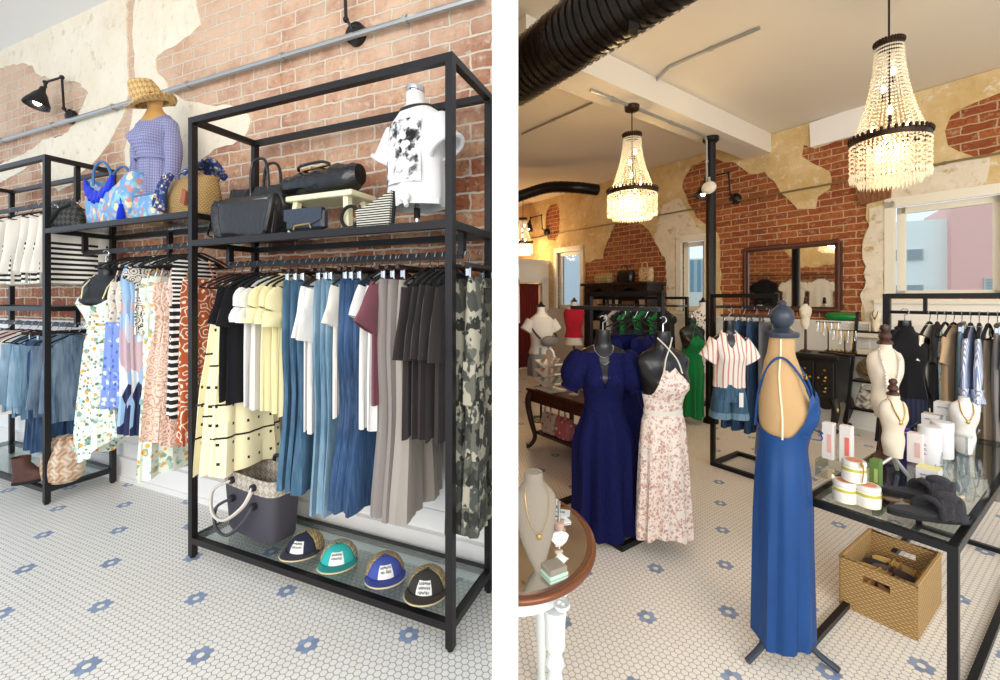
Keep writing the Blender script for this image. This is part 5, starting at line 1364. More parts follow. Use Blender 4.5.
hanger(l2, GR * 0 + .2, 'black hanger holding the dark teal dress between navy and floral', 'velvet', 'hangers on the low rack', .17)
strap_dress(l2, .2, 'dark teal maxi dress half hidden between the navy and floral dresses', cloth('#1b3044'), ln=1.05, hem=.15)
lh = at(663, 330, 2.56); loc = Vector((lh.x, lh.y, 1.235))
pinkp = floral('#e9dcd2', ('#c39a92', '#dbbcae', '#b58f8a', '#cfb2a0'), 30., .44)
half_form('hanging_bust_form', 'black hanging form wearing the pink floral halter dress', loc, .12, formk, sc=.92)
worn_dress('halter_dress', 'white and dusty pink floral halter maxi dress on the low rack', loc, .12, pinkp, -1.13, .175, .13, .014, halter=True, seed=8, band=offw, wide=1.)

# ---- rack with striped shirt and denim
p1 = Vector((2.20, 3.42, 0))
floor_rack('clothes_rack', 'black floor rack with dark denim behind the blue slip dress', (p1.x, p1.y), .52, 1.52, 1.42, 1, .44, .0)
floor_rack
loc = at(729, 330, 3.45); loc = Vector((loc.x, loc.y, 1.255))
half_form('hanging_bust_form', 'black hanging form wearing the striped shirt and denim shorts', loc, -.15, formk, sc=.98)
shirtm = stripes('#efe9e2', '#c98a78', 22., .28, 0, .004)
t = T('striped_shirt', 'white shirt with rust stripes on the hanging form', 'shirt', loc, -.15)
lv = [(-.50, .155, .10, 0, 0, .004), (-.42, .15, .1, 0, 0, .004), (-.3, .155, .105, 0, -.006, .001), (-.18, .168, .1, 0, 0, 0), (-.11, .17, .078, 0, 0, 0), (-.055, .11, .064, 0, .003, 0), (-.035, .075, .06, 0, .004, 0)]
b = body(lv, 44, 28, 8, 2, bumps=((-PI / 2 - .5, -.235, .04, .42, .06), (-PI / 2 + .5, -.235, .04, .42, .06)))
b.v = [(x, y, z - .12 * max(0, 1 - abs(x) / .05) * (y < 0) * max(0, min(1, (z + .16) / .12))) for x, y, z in b.v]
b.build('shirt_body', shirtm, t)
for s_ in (-1, 1): sleeve((s_ * .12, 0, -.11), (s_ * .215, -.01, -.27), .075, .09, .8, 18, 2, .004).build('sleeve', shirtm, t)
MB().tube([(.07 * cos(a), .06 * sin(a), -.035 + .02 * sin(a)) for a in [PI * (-.35 + 1.7 * i / 20) for i in range(21)]], .011, 6).build('collar', shirtm, t)
t = T('denim_shorts', 'blue denim shorts with turned-up cuffs under the striped shirt', 'shorts', loc, -.15)
body([(-.62, .165, .115, 0, 0, .004), (-.52, .15, .105, 0, 0, .001), (-.47, .138, .098, 0, 0, 0)], 40, 10).build('hip_panel', denM, t)
for s_ in (-1, 1):
    body([(-.76, .098, .115, s_ * .085, 0, .004), (-.60, .085, .112, s_ * .078, 0, .001)], 30, 8, 5, 3).build('shorts_leg', denM, t)
    body([(-.765, .103, .12, s_ * .086, 0, .004), (-.71, .1, .119, s_ * .083, 0, .004)], 30, 3, 5, 3).build('cuff', denL, t)
MB().prism([(-.01, 0), (.03, 0), (.03, -.12), (-.01, -.12)], -.128, -.126).build('hang_tag', plain('#f2f0ec', .7), t, smooth=False).location = (.06, -.0, -.53)
for o_ in [o for o in COL.objects if o.parent is None and (o.name.startswith('striped_shirt') or o.name.startswith('denim_shorts') or (o.name.startswith('hanging_bust') and 'striped' in o['label']))]: o_.scale = (.78, .78, .93)
for i in range(5):
    q = p1 - R.u * (.46 - .10 * i) + R.v * .22; q.z = 1.40
    lab = f'dark denim jeans on the rack by the striped shirt, {ORD[i]} from the shirt'
    if i < 3: hanger(q, R.rz + PI / 2, 'clip hanger holding the ' + ' '.join(lab.replace(',', '').split()[:12]), 'clip', 'hangers by the striped shirt'); trousers(q, R.rz + PI / 2, lab, denD, ln=.42 if False else .95, wa=.16, hem=.17, seed=i, group='denim by the striped shirt', name='jeans')
    else:
        lab = f'grey trousers on the rack by the striped shirt, {ORD[i - 3]} after the denim'
        hanger(q, R.rz + PI / 2, 'clip hanger holding the ' + ' '.join(lab.replace(',', '').split()[:12]), 'clip', 'hangers by the striped shirt'); trousers(q, R.rz + PI / 2, lab, cloth('#77757a'), ln=1.1, wa=.16, hem=.2, seed=i, group='grey trousers by the striped shirt')

# ---- rack with green garments and the green dress
p1 = at(692, 298, 5.35); p1.z = 0
floor_rack('clothes_rack', 'far black rack with emerald and dark tops by the column', (p1.x - .02, p1.y + .1), 1.3, 1.50, 1.40, -1, .42)
loc = at(692, 320, 5.15); loc.z = 1.20
half_form('hanging_bust_form', 'black hanging form wearing the emerald green dress', loc, .1, formk, sc=.9)
worn_dress('green_dress', 'long emerald green strapless dress on the far rack by the column', loc, .1, cloth('#0f7a3c'), -1.12, .14, .11, .012, halter=True, seed=3, wide=1.)
for i in range(9):
    q = Vector((p1.x - .02, p1.y + .1, 1.385)) - R.u * (.15 + .12 * i) - R.v * .21
    c = ('#14171a', '#0f7d3f', '#16181c', '#128a48', '#1a1d22', '#0f7d3f', '#23262b', '#c9c3b8', '#15171b')[i]; nm = ('black', 'emerald', 'black', 'bright green', 'black', 'emerald', 'charcoal', 'ivory', 'black')[i]
    lab = f'{nm} sleeveless top on the far rack, {ORD[i]} from the green dress'
    hanger(q, R.rz + PI / 2, 'black hanger holding the ' + ' '.join(lab.replace(',', '').split()[:12]), 'velvet', 'hangers on the far rack', .17)
    tee(q, R.rz + PI / 2, lab, cloth(c), ln=.62, w=.18, sl=.06, seed=i, group='tops on the far rack', name='top')
# ---- standing forms at the far end
def stand_form(label, px, Y, zneck, rz, top_m, top_name, top_label, colour='#e9e4da', skirt=None, cat='shirt', sl=.12, cap_m=None):
    p = at(px, 298, Y); t = T('dress_form', label, 'dress form', (p.x, p.y, 0), rz)
    z0 = zneck - .1
    body([(z0 - .62, .14, .1, 0, 0, 0), (z0 - .38, .11, .085, 0, 0, 0), (z0 - .24, .14, .095, 0, -.01, 0), (z0 - .1, .155, .075, 0, 0, 0), (z0 - .04, .1, .06, 0, 0, 0), (z0, .055, .05, 0, 0, 0), (z0 + .07, .05, .048, 0, 0, 0)], 26, 22, cap0=True, cap1=True).build('torso', plain(colour, .6), t)
    MB().lathe([(.052, z0 + .07), (.055, z0 + .085), (.03, z0 + .10), (.02, z0 + .12), (.006, z0 + .14)], 16).build('neck_cap', formk, t)
    MB().tube([(0, 0, .02), (0, 0, z0 - .6)], .014, 10).build('pole', iron, t); MB().lathe([(.15, 0), (.15, .012), (.03, .03)], 24).build('base', iron, t)
    s = T(top_name, top_label, cat, (p.x, p.y, 0), rz)
    body([(z0 - .5, .15, .11, 0, 0, .005), (z0 - .38, .125, .098, 0, 0, .002), (z0 - .24, .152, .108, 0, -.01, 0), (z0 - .1, .165, .088, 0, 0, 0), (z0 - .05, .12 if sl else .15, .07, 0, 0, 0)], 32, 20).build('bodice', top_m, s)
    if sl:
        for k in (-1, 1): sleeve((k * .125, 0, z0 - .1), (k * .2, 0, z0 - .1 - sl), .07, .078, .8, 14, 2, .003).build('sleeve', top_m, s)
    if skirt:
        body([(skirt[1], skirt[2], skirt[2] * .8, 0, 0, .012), (z0 - .6, .16, .12, 0, 0, .006), (z0 - .42, .125, .1, 0, 0, .001)], 32, 18, 9).build('skirt', skirt[0], s)
    return (p.x, p.y, z0)
x, y, z0 = stand_form('white dress form wearing a pale tee by the fitting room', 541, 5.3, 1.42, .3, cloth('#ded9d2'), 'tee_shirt', 'pale grey printed tee on the form by the fitting room', skirt=(cloth('#8b8c90'), .55, .16))
t = T('belt_bag', 'grey belt bag worn across the pale tee by the fitting room', 'bag', (x, y, z0 - .34), .3)
MB().ball((.05, -.14, 0), (.12, .045, .065), 16, 8, .1).build('bag_body', leather('#6d6a68', .5), t); MB().tube(spline([(-.06, -.13, .03), (-.13, -.06, .14), (-.09, .02, .25), (.03, -.02, .28)], 5), .012, 6).tube(spline([(.15, -.12, -.01), (.19, -.02, .06), (.15, .06, .14)], 5), .012, 6).build('strap', plain('#3c3a3a', .7), t)
stand_form('white dress form wearing a red top by the first far window', 574, 6.9, 1.47, -.2, cloth('#c3263a'), 'camisole', 'bright red sleeveless top on the white form near the far window', sl=0)
stand_form('cream dress form wearing a dark leaf print dress behind the column', 703, 6.1, 1.47, .1, floral('#e6e0d4', ('#2a2623', '#6b5b4c'), 20., .42), 'leaf_print_dress', 'cream dress with dark leaf print behind the slim black column', sl=0, skirt=(floral('#e6e0d4', ('#2a2623', '#6b5b4c'), 20., .42), .45, .2), cat='dress')

# ---- dark display cabinet with bags on top
uc0, uc1 = R.at(585, 290, -.45)[0], R.at(648, 290, -.45)[0]; Wc = uc1 - uc0; zc_ = 1.72; dk = wood('#2b2119', '#191310', 4)
t = T('display_cabinet', 'dark wooden display cabinet with scalloped top against the brick cone', 'cabinet', R.p(uc0, -.47), R.rz)
MB().box((.02, .21, zc_ / 2), (.04, .42, zc_)).box((Wc - .02, .21, zc_ / 2), (.04, .42, zc_)).box((Wc / 2, .41, zc_ / 2), (Wc, .02, zc_)).box((Wc / 2, .0, zc_ / 2), (.05, .03, zc_)).build('carcass', dk, t, smooth=False)
MB().box((Wc / 2, .19, zc_ + .02), (Wc + .08, .5, .045)).build('cornice', dk, t, smooth=False)
for z in (.08, .5, .92, 1.3): MB().box((Wc / 2, .21, z), (Wc - .06, .4, .03)).build('shelf', dk, t, smooth=False)
for k in range(2):
    x0, x1 = .04 + k * (Wc / 2), Wc / 2 * (k + 1) - .03; n = 18
    MB().prism([(x0, zc_), (x0, zc_ - .2)] + [(x0 + (x1 - x0) * i / n, zc_ - .2 + .13 * sin(PI * i / n) + .02 * abs(sin(3 * PI * i / n))) for i in range(1, n)] + [(x1, zc_ - .2), (x1, zc_)], -.015, .01).build('scalloped_apron', dk, t, smooth=False)
rr_ = random.Random(7)
for k in range(8):
    x = .15 + (Wc - .3) * (k % 4) / 3; z = (.938, 1.318)[k // 4]
    c = ('#cbb596', '#8a7a66', '#d8cfc0', '#5d6a4f', '#b98f6b', '#e0d6c4', '#7b5a44', '#c6bfae')[k]
    o = T('gift_box', ('tan', 'taupe', 'white', 'olive', 'copper', 'cream', 'brown', 'stone')[k] + ' gift box on the ' + ('lower', 'upper')[k // 4] + ' shelf of the dark cabinet', 'box', R.p(uc0 + x, -.30, z), R.rz, 'gift boxes in the dark cabinet')
    hh = rr_.uniform(.1, .16); MB().box((0, 0, hh / 2), (.16, .14, hh), 0, .004).build('box_body', plain(c, .6), o, smooth=False); MB().box((0, 0, hh + .012), (.168, .148, .03), 0, .004).build('lid', plain(c, .6), o, smooth=False)
zt2 = zc_ + .045
o = tote(R.p(uc0 + .3, -.27, zt2), R.rz, 'beige woven box bag on top of the dark cabinet', weave('#cdb58a', '#8d7446', 110.), .38, .16, .18, 1.0, 0, name='box_bag', open_=False)
o = tote(R.p(uc0 + .78, -.27, zt2), R.rz, 'black leather handbag on top of the dark cabinet', lblk, .34, .14, .21, 1.0, 1, hh=.08, name='handbag', open_=False)
o = tote(R.p(uc0 + 1.2, -.27, zt2), R.rz, 'small patterned bag on top of the dark cabinet, beside the black handbag', floral('#c9a77c', ('#5d4632', '#e4d6bb'), 24.), .24, .12, .24, 1.0, 1, hh=.08, name='handbag', open_=False)

# ---- brown table with cabriole legs and its displays
tb = Vector((.27, 4.33, 0)); brown_w = wood('#4d2a1a', '#2f1810', 5)
t = T('side_table', 'dark brown wooden table with curved legs behind the navy dress', 'table', tb, R.rz)
MB().box((.55, .3, .585), (1.12, .62, .03), 0, .008).build('tabletop', brown_w, t, smooth=False)
MB().box((.55, .02, .52), (1.0, .02, .10)).box((.55, .58, .52), (1.0, .02, .10)).box((.05, .3, .52), (.02, .56, .10)).box((1.05, .3, .52), (.02, .56, .10)).build('apron', brown_w, t, smooth=False)
for x, y in ((.04, .02), (1.06, .02), (.04, .58), (1.06, .58)):
    sx = -1 if x < .5 else 1; sy = -1 if y < .3 else 1
    pts = spline([(x, y, .56), (x + sx * .02, y + sy * .02, .46), (x + sx * .0, y, .28), (x - sx * .03, y - sy * .03, .12), (x + sx * .0, y + sy * .0, .03), (x + sx * .03, y + sy * .03, .01)], 4)
    MB().tube(pts, [.036 - .0011 * i for i in range(len(pts) - 3)] + [.018, .022, .02], 10).build('leg', brown_w, t)
MB().box((.55, .3, .16), (.95, .5, .025)).build('lower_shelf', brown_w, t, smooth=False)
def tt(x, y, z=.60): return tb + R.u * x + R.v * y + Vector((0, 0, z))
t = T('card_stand', 'white tiered tree-shaped card stand on the brown table', 'display stand', tt(.22, .12), R.rz - .1)
MB().prism([(-.03, 0), (.03, 0), (.03, .28), (.07, .33), (.05, .38), (.0, .41), (-.05, .38), (-.07, .33), (-.03, .28)], -.012, .012).box((0, 0, .006), (.26, .2, .012)).build('post', plain('#ece9df', .5), t, smooth=False)
for k in range(3):
    for s_ in (-1, 1):
        MB().prism([(s_ * .02, .05 + .09 * k), (s_ * .17, .10 + .09 * k), (s_ * .175, .085 + .09 * k), (s_ * .02, .035 + .09 * k)], -.07, .07).build('tier', plain('#ece9df', .5), t, smooth=False)
for k in range(3):
    for s_ in (-1, 1):
        o = T('jewelry_card', f'{("mint", "cream", "grey")[k]} jewelry card on the {("lowest", "middle", "top")[k]} {("near", "far")[(s_ + 1) // 2]} tier of the white stand', 'card', tt(.22, .12) + Matrix.Rotation(R.rz - .1, 3, 'Z') @ Vector((s_ * .10, -.03, .085 + .09 * k)), 0, 'cards on the white stand', tilt=(.9, 0, R.rz - .1))
        MB().box((0, .03, 0), (.07, .09, .004)).build('card', plain(('#a9cfc2', '#e6dcc0', '#bfc3bf')[k], .6), o, smooth=False); MB().tube(circle((0, .03, .004), .018, 14), .003, 5, closed=True).build('ring', gold, o)
t = T('small_bowl', 'small white pedestal dish on the brown table', 'bowl', tt(.52, .14), 0)
MB().lathe([(.04, 0), (.045, .01), (.015, .02), (.015, .05), (.06, .08), (.075, .1), (.068, .1), (.03, .07)], 20, cap=False).build('dish', plain('#e4dccb', .4), t); MB().ball((0, 0, .095), (.05, .05, .02), 12, 6).build('trinkets', gold, t)
for i, (x, y, h, c, n) in enumerate(((.68, .22, .12, '#c8a874', 'tan'), (.80, .12, .09, '#8a6a44', 'brown'), (.42, .38, .14, '#d9d2c2', 'ivory'))):
    t = T('lidded_jar', f'{n} lidded jar on the brown table by the white card stand', 'jar', tt(x, y), 0, 'jars on the brown table')
    MB().lathe([(.035, 0), (.045, .02), (.045, h * .8), (.036, h)], 18).build('jar_body', plain(c, .5), t); MB().lathe([(.04, h), (.04, h + .012), (.008, h + .02), (.012, h + .035), (.003, h + .042)], 16).build('lid', plain('#6d4d2e', .4), t)
t = T('desk_clock', 'round white faced clock standing at the back of the brown table', 'clock', tt(.62, .48), R.rz - .5)
MB().tube([(0, -.02, .12), (0, .02, .12)], .1, 28).build('case', gold, t); MB().tube([(0, -.022, .12), (0, -.021, .12)], .088, 28).build('dial', plain('#f2ecdd', .5), t); MB().bar((0, -.026, .12), (.04, -.026, .15), .006).bar((0, -.026, .12), (-.01, -.026, .18), .005).build('hands', velvet, t); MB().box((0, 0, .01), (.12, .05, .02)).build('foot', gold, t)
for i, (x, c, n) in enumerate(((.22, ('#d9c7b8', '#b24a56', '#7aa39a'), 'cream floral'), (.42, ('#c96a72', '#e8d8c8', '#5f8a78'), 'coral floral'))):
    o = tote(tt(x, .12, .175), R.rz, f'{n} fabric bag on the lower shelf of the brown table', floral(c[0], c[1:], 20.), .2, .1, .2, 1.0, 1, hh=.09, name='fabric_bag', open_=False)

# ---- black painted chest with curved legs, gilt ornament
ub0, ub1 = R.at(797, 360, -.45)[0], R.at(838, 360, -.45)[0]; Wb = ub1 - ub0
t = T('painted_chest', 'black painted chest with gilt trim on curved legs under the mirror', 'chest', R.p(ub0, -.5), R.rz)
blp = plain('#1c1a19', .4, 0, .12, 8); D_ = .42
MB().box((Wb / 2, D_ / 2, .57), (Wb, D_, .48)).build('case', blp, t, smooth=False)
MB().box((Wb / 2, D_ / 2, .835), (Wb + .06, D_ + .05, .05), 0, .012).build('top', blp, t, smooth=False)
for x0, x1 in ((.02, Wb / 2 - .01), (Wb / 2 + .01, Wb - .02)):
    d_ = MB().box(((x0 + x1) / 2, -.008, .58), (x1 - x0, .02, .40), 0, .006).build('door', blp, t, smooth=False)
    xm = (x0 + x1) / 2; g = MB()
    for k in range(7): g.ball((xm + .02 * sin(k * 2.1), -.02, .45 + .04 * k), (.018, .004, .012), 8, 5, k)
    g.build('gilt_ornament', gold, d_); MB().ball((x1 - .03 if x0 < .1 else x0 + .03, -.028, .6), .012, 10, 6).build('knob', gold, d_)
ap = [(0, .33)] + [(Wb * i / 20, .30 - .05 * abs(sin(2 * PI * i / 20))) for i in range(21)] + [(Wb, .33)]
MB().prism(ap, -.005, .015).build('apron', blp, t, smooth=False)
for x in (.03, Wb - .03):
    for y in (.02, D_ - .03):
        sx = -1 if x < Wb / 2 else 1; sy = -1 if y < D_ / 2 else 1
        pts = spline([(x, y, .36), (x + sx * .03, y + sy * .03, .27), (x + sx * .01, y + sy * .01, .14), (x - sx * .005, y, .06), (x + sx * .02, y + sy * .02, .02)], 4)
        l_ = MB().tube(pts, [.05 - .002 * i for i in range(len(pts) - 2)] + [.026, .02], 10).ball((x + sx * .02, y + sy * .025, .028), (.036, .04, .028), 10, 6).build('leg', blp, t)
        MB().ball((x + sx * .045, y + sy * .055, .27), (.02, .012, .03), 8, 6).build('gilt_ornament', gold, l_)
def ct(x, y, z=.86): return R.p(ub0 + x, -.5 + y, z)
t = jewel_bust('jewelry_bust', 'small ivory bust on a dark stand at the edge of the black chest', ct(.04, .18, 1.13), R.rz + .4, .30, plain('#e3dac6', .6), wood_top=brown_w)
MB().lathe([(.06, -.27), (.06, -.255), (.015, -.24), (.012, 0)], 18).build('stand', brown_w, t)
for i, (x, y, h) in enumerate(((.26, .2, .36), (.44, .12, .28))):
    t = T('jewelry_stand', ('tall' if i == 0 else 'short') + ' T-bar necklace stand on the black chest', 'jewelry stand', ct(x, y), R.rz, 'necklace stands on the chest')
    MB().tube([(0, 0, .01), (0, 0, h)], .007, 8).box((0, 0, .008), (.16, .1, .016), 0, .004).tube([(-.12, 0, h), (.12, 0, h)], .006, 8).build('t_bar', bronze, t)
    for k in range(7):
        x_ = -.1 + .033 * k; ch = MB().tube(spline([(x_, -.008, h), (x_ - .006, -.012, h - .1 - .02 * (k % 3)), (x_ + .006, -.012, h - .1 - .02 * (k % 3)), (x_ + .004, -.008, h)], 4), .0025, 5).build('chain', gold if k % 2 else silver, t)
t = T('jewelry_tray', 'low brown tray of trinkets on the black chest', 'tray', ct(.34, .33), R.rz)
MB().box((0, 0, .012), (.3, .1, .02), 0, .004).build('tray', brown_w, t, smooth=False); m_ = MB(); [m_.ball((-.13 + .045 * k, .0, .03), .014, 8, 5) for k in range(7)]; m_.build('trinkets', gold, t)

# ---- leaning ladder shelf
ul0, ul1 = R.at(853, 380, -.2)[0], R.at(884, 380, -.2)[0]; Wl = ul1 - ul0
t = T('ladder_shelf', 'black leaning ladder shelf against the white wainscot', 'shelf', R.p(ul0, -.44), R.rz)
for x in (0, Wl): MB().bar((x, .0, .0), (x, .395, 1.34), .028, .028, up=(1, 0, 0)).build('rail', iron, t, smooth=False)
LS = (.28, .58, .86, 1.12)
for z in LS: MB().box((Wl / 2, .16 + .24 * z / 1.34 - .02, z), (Wl - .02, .2, .022)).build('shelf', iron, t, smooth=False)
def ls(x, k, dy=0.): return R.p(ul0 + x, -.44 + .16 + .24 * LS[k] / 1.34 - .02 + dy, LS[k] + .011)
o = tote(ls(Wl * .55, 0), R.rz, 'black and white net bag on the lowest ladder shelf', weave('#2b2a2a', '#cfc9bd', 60.), .22, .14, .2, .7, 1, hh=.07, name='net_bag', open_=False)
t = T('straw_hat', 'dark straw hat propped on the second ladder shelf', 'hat', ls(Wl * .55, 1) + Vector((0, 0, .12)), 0, tilt=(PI / 2 - .25, 0, R.rz))
MB().lathe([(.12, 0), (.125, .004), (.075, .012), (.065, .07), (.03, .085), (.004, .086)], 28, cap=False).build('brim', weave('#8a7a52', '#5a4c30', 120.), t)
t = T('ring_dish', 'cream pedestal tray on the third ladder shelf', 'tray', ls(Wl * .5, 2), R.rz)
MB().box((0, 0, .03), (.2, .12, .06), 0, .006).box((0, 0, .21), (.012, .012, .3)).box((0, 0, .215), (.2, .12, .05), 0, .006).build('stand', plain('#d8cdb8', .6), t, smooth=False)
t = jewel_bust('necklace_bust', 'cream necklace bust on the top ladder shelf', ls(Wl * .65, 3), R.rz, .24, plain('#e9dcc0', .6), chain=bronze)
t = T('green_pouch', 'shiny emerald sequin pouch beside the top of the ladder shelf', 'bag', R.p(ul0 - .16, -.035, 1.232), R.rz)
MB().ball((0, -.03, .05), (.16, .04, .055), 18, 10).build('pouch_body', plain('#0c8a3e', .35, .1, .4, 120, .4), t); MB().tube([(-.12, -.06, .09), (.12, -.06, .09)], .004, 6).build('zip', gold, t)

# ---- rack at the edge with tops and a black halter on a form
p1 = at(887, 298, 3.1); rk = T('clothes_rack', 'black rack of tops and denim before the big window', 'clothes rack', (p1.x, p1.y, 0), R.rz)
Lr = 1.25
for x in (0, Lr): MB().box((x, 0, .765), (.04, .04, 1.53)).build('post', iron, rk, smooth=False); MB().box((x, 0, .016), (.04, .5, .032)).build('foot', iron, rk, smooth=False)
MB().box((Lr / 2, 0, 1.515), (Lr, .034, .034)).build('top_rail', iron, rk, smooth=False)
b = MB().tube([(0.02, 0, 1.40), (Lr - .02, 0, 1.40)], .012, 10)
for x in (.2, .7, 1.1): b.box((x, 0, 1.45), (.02, .02, .11))
b.build('hanging_rail', iron, rk, smooth=False)
loc = Vector((p1.x, p1.y, 1.30)) + R.u * .13 - R.v * .16
half_form('hanging_bust_form', 'black hanging form in the black halter top at the end of the window rack', loc, R.rz + .35, formk, sc=.70)
t = T('halter_blouse', 'black halter top with ruffled edge on the hanging form by the window rack', 'top', loc, R.rz + .35)
b = body([(-.46, .125, .09, 0, 0, .006), (-.38, .11, .08, 0, 0, .006), (-.28, .1, .073, 0, 0, .002), (-.18, .115, .08, 0, -.008, 0), (-.10, .112, .07, 0, 0, 0), (-.035, .06, .05, 0, 0, 0), (0.01, .042, .042, 0, 0, 0)], 36, 26, 8, 3, bumps=((-PI / 2 - .5, -.165, .03, .42, .05), (-PI / 2 + .5, -.165, .03, .42, .05)))
b.build('top_body', blackcloth, t); MB().tube(spline([(-.04, -.04, 0), (-.085, -.05, -.06), (-.12, -.025, -.16), (-.12, 0, -.28)], 6), [.013 + .006 * sin(2.3 * i) for i in range(19)], 8).build('ruffle', blackcloth, t)
t = T('skirt', 'black gathered skirt under the halter top by the window rack', 'skirt', loc, R.rz + .35)
body([(-1.1, .16, .11, 0, 0, .014), (-.7, .13, .09, 0, 0, .008), (-.44, .11, .08, 0, 0, .003)], 36, 18, 10, 2).build('skirt_body', stripes('#121527', '#1d2440', 40., .5, 0), t)
seg = [('cream', 'tee', cloth('#e6dcc6')), ('black', 'tee', blackcloth), ('teal floral', 'dress', floral('#cfe0dc', ('#3f7f8c', '#e0b48c'), 26.)), ('tan', 'tee', cloth('#b99b78')), ('steel blue', 'jean', denL), ('blue striped', 'frill', stripes('#dfe4ee', '#7d90bd', 70., .5, 0)), ('pale blue striped', 'frill', stripes('#e6eaf2', '#8b9dc6', 60., .5, 0)), ('brown', 'dress', cloth('#8b7a66')), ('taupe', 'jean', taupe), ('light denim', 'tee', denL), ('mid denim', 'tee', denM), ('washed denim', 'tee', den4), ('wine brown', 'tee', cloth('#5a3a30')), ('ivory', 'tee', offw)]
for i, (nm, k, m) in enumerate(seg):
    q = Vector((p1.x, p1.y, 1.388)) + R.u * (.22 + .038 * i); rz = R.rz + PI / 2 + rj.uniform(-.1, .1)
    lab = f'{nm} ' + {'tee': 'short-sleeve top', 'dress': 'long dress', 'jean': 'trousers', 'frill': 'frill-cuff blouse'}[k] + f' on the window rack, {ORD[i] if i < 12 else ("thirteenth", "fourteenth")[i - 12]} from the black form'
    hanger(q, rz, 'black hanger holding the ' + ' '.join(lab.replace(',', '').split()[:12]), 'clip' if k == 'jean' else 'velvet', 'hangers on the window rack', .17)
    if k == 'tee': tee(q, rz, lab, m, ln=.55 + .03 * (i % 3), w=.17, sl=.16, ang=76, seed=i, group='tops on the window rack', name='top', d=.018)
    elif k == 'frill': tee(q, rz, lab, m, ln=.52, w=.17, sl=.3, ang=80, seed=i, group='tops on the window rack', name='blouse', frill=True, r1=.1)
    elif k == 'dress': strap_dress(q, rz, lab, m, ln=.85, hem=.14, wt=.13, seed=i, group='dresses on the window rack', strap=True, zt=-.15)
    else: trousers(q, rz, lab, m, ln=1.0, wa=.15, hem=.15, seed=i, group='trousers on the window rack')

# ---- glass display table
A = gz(809, 497, .65); ZT = .65; LE, LM = .43, 1.72
tbl = T('display_table', 'black steel display table with a clear glass top', 'table', (A.x, A.y, 0), R.rz)
w = .028
MB().box((LE / 2, 0, ZT - w / 2), (LE + w, w, w)).box((LE / 2, LM, ZT - w / 2), (LE + w, w, w)).box((0, LM / 2, ZT - w / 2), (w, LM - w, w)).box((LE, LM / 2, ZT - w / 2), (w, LM - w, w)).build('top_frame', iron, tbl, smooth=False)
MB().box((LE / 2, LM / 2, ZT + .004), (LE + w, LM + w, .008)).build('glass_top', sheet_glass(), tbl, smooth=False)
for x in (0, LE):
    for y in (0, LM): MB().box((x, y, (ZT - w) / 2), (w, w, ZT - w)).build('leg', iron, tbl, smooth=False)
MB().box((0, LM / 2, w / 2), (w * .9, LM - w, w * .9)).box((LE, LM / 2, w / 2), (w * .9, LM - w, w * .9)).box((LE / 2, LM, w / 2), (LE - w, w * .9, w * .9)).build('bottom_rail', iron, tbl, smooth=False)
ZG = ZT + .009
def tg(px, py, z=ZG): return gz(px, py, z)
# jars of body butter
lab_m = plain('#dedad2', .5, 0, .03); cream_f = plain('#efe6cf', .5)
def candle(px, py, label, z=ZG, dirt='#b9b04f', spoon=False):
    p = tg(px, py, z); t = T('cream_jar', label, 'jar', p, R.rz + .5, 'cream jars on the glass table')
    MB().lathe([(.036, .0), (.041, .004), (.041, .058), (.036, .066)], 26, cap=True).build('jar_body', plain('#e9e3c9', .15, 0, .05, 30, 0, .6), t)
    MB().lathe([(.0415, .012), (.0416, .042)], 26, cap=False).build('paper_label', lab_m, t); MB().lathe([(.0413, .046), (.0414, .058)], 26, cap=False).build('olive_band', plain(dirt, .3), t)
    l_ = MB().lathe([(.038, .066), (.041, .068), (.041, .082), (.038, .086), (.001, .086)], 26).build('lid', plain('#d9d5cd', .4), t)
    MB().tube([(0, 0, .0863), (0, 0, .0873)], .028, 20).build('lid_print', plain('#d98c6a', .5, 0, .3, 60), l_)
    if spoon: MB().tube(spline([(.015, -.046, .01), (.02, -.047, .06), (.012, -.05, .095)], 5), [.004] * 7 + [.009, .011, .008, .004], 8, flat=.5).build('wooden_spoon', plain('#b98a4a', .6), t)
    return t
candle(845, 501, 'white lidded cream jar at the near corner of the glass table'); candle(868, 506, 'white lidded cream jar beside the corner one, nearer the slippers')
p_ = tg(857, 501); c_ = T('cream_jar', '', 'jar', p_, 0); bpy.data.objects.remove(c_)
a1, a2 = tg(845, 501), tg(868, 506)
mid = (a1 + a2) / 2; mid.z = ZG + .088
tj = candle(857, 500, 'white lidded cream jar with a wooden spoon, stacked on the other two', spoon=True); tj.location = mid + Vector((.0, .012, 0))
def carton(px, py, w_, d_, h_, hexc, label, stripe=None, z=ZG, rz=0., topc=None, group=None, words=None, loc=None):
    p = loc if loc is not None else tg(px, py, z); t = T('carton', label, 'box', p, R.rz + rz, group)
    MB().box((0, 0, h_ / 2), (w_, d_, h_), 0, .002).build('box_body', plain(hexc, .55, 0, .04), t, smooth=False)
    if stripe: MB().box((w_ * .16, -d_ / 2 - .0008, h_ * .45), (w_ * .36, .0015, h_ * .5)).box((-w_ / 2 - .0008, 0, h_ * .4), (.0015, d_ * .5, h_ * .06)).build('printed_label', plain(stripe, .5), t, smooth=False)
    if topc: MB().box((0, 0, h_ + .001), (w_ * 1.0, d_ * 1.0, .003)).build('lid', plain(topc, .5), t, smooth=False)
    if words:
        for i, wd_ in enumerate(words): scribble(t, w_ * .6, w_ * .12, (0, -d_ / 2 - .001, h_ * (.62 - .2 * i)), (PI / 2, 0, 0), i + 3, plain('#4a4a48', .7))
    return t
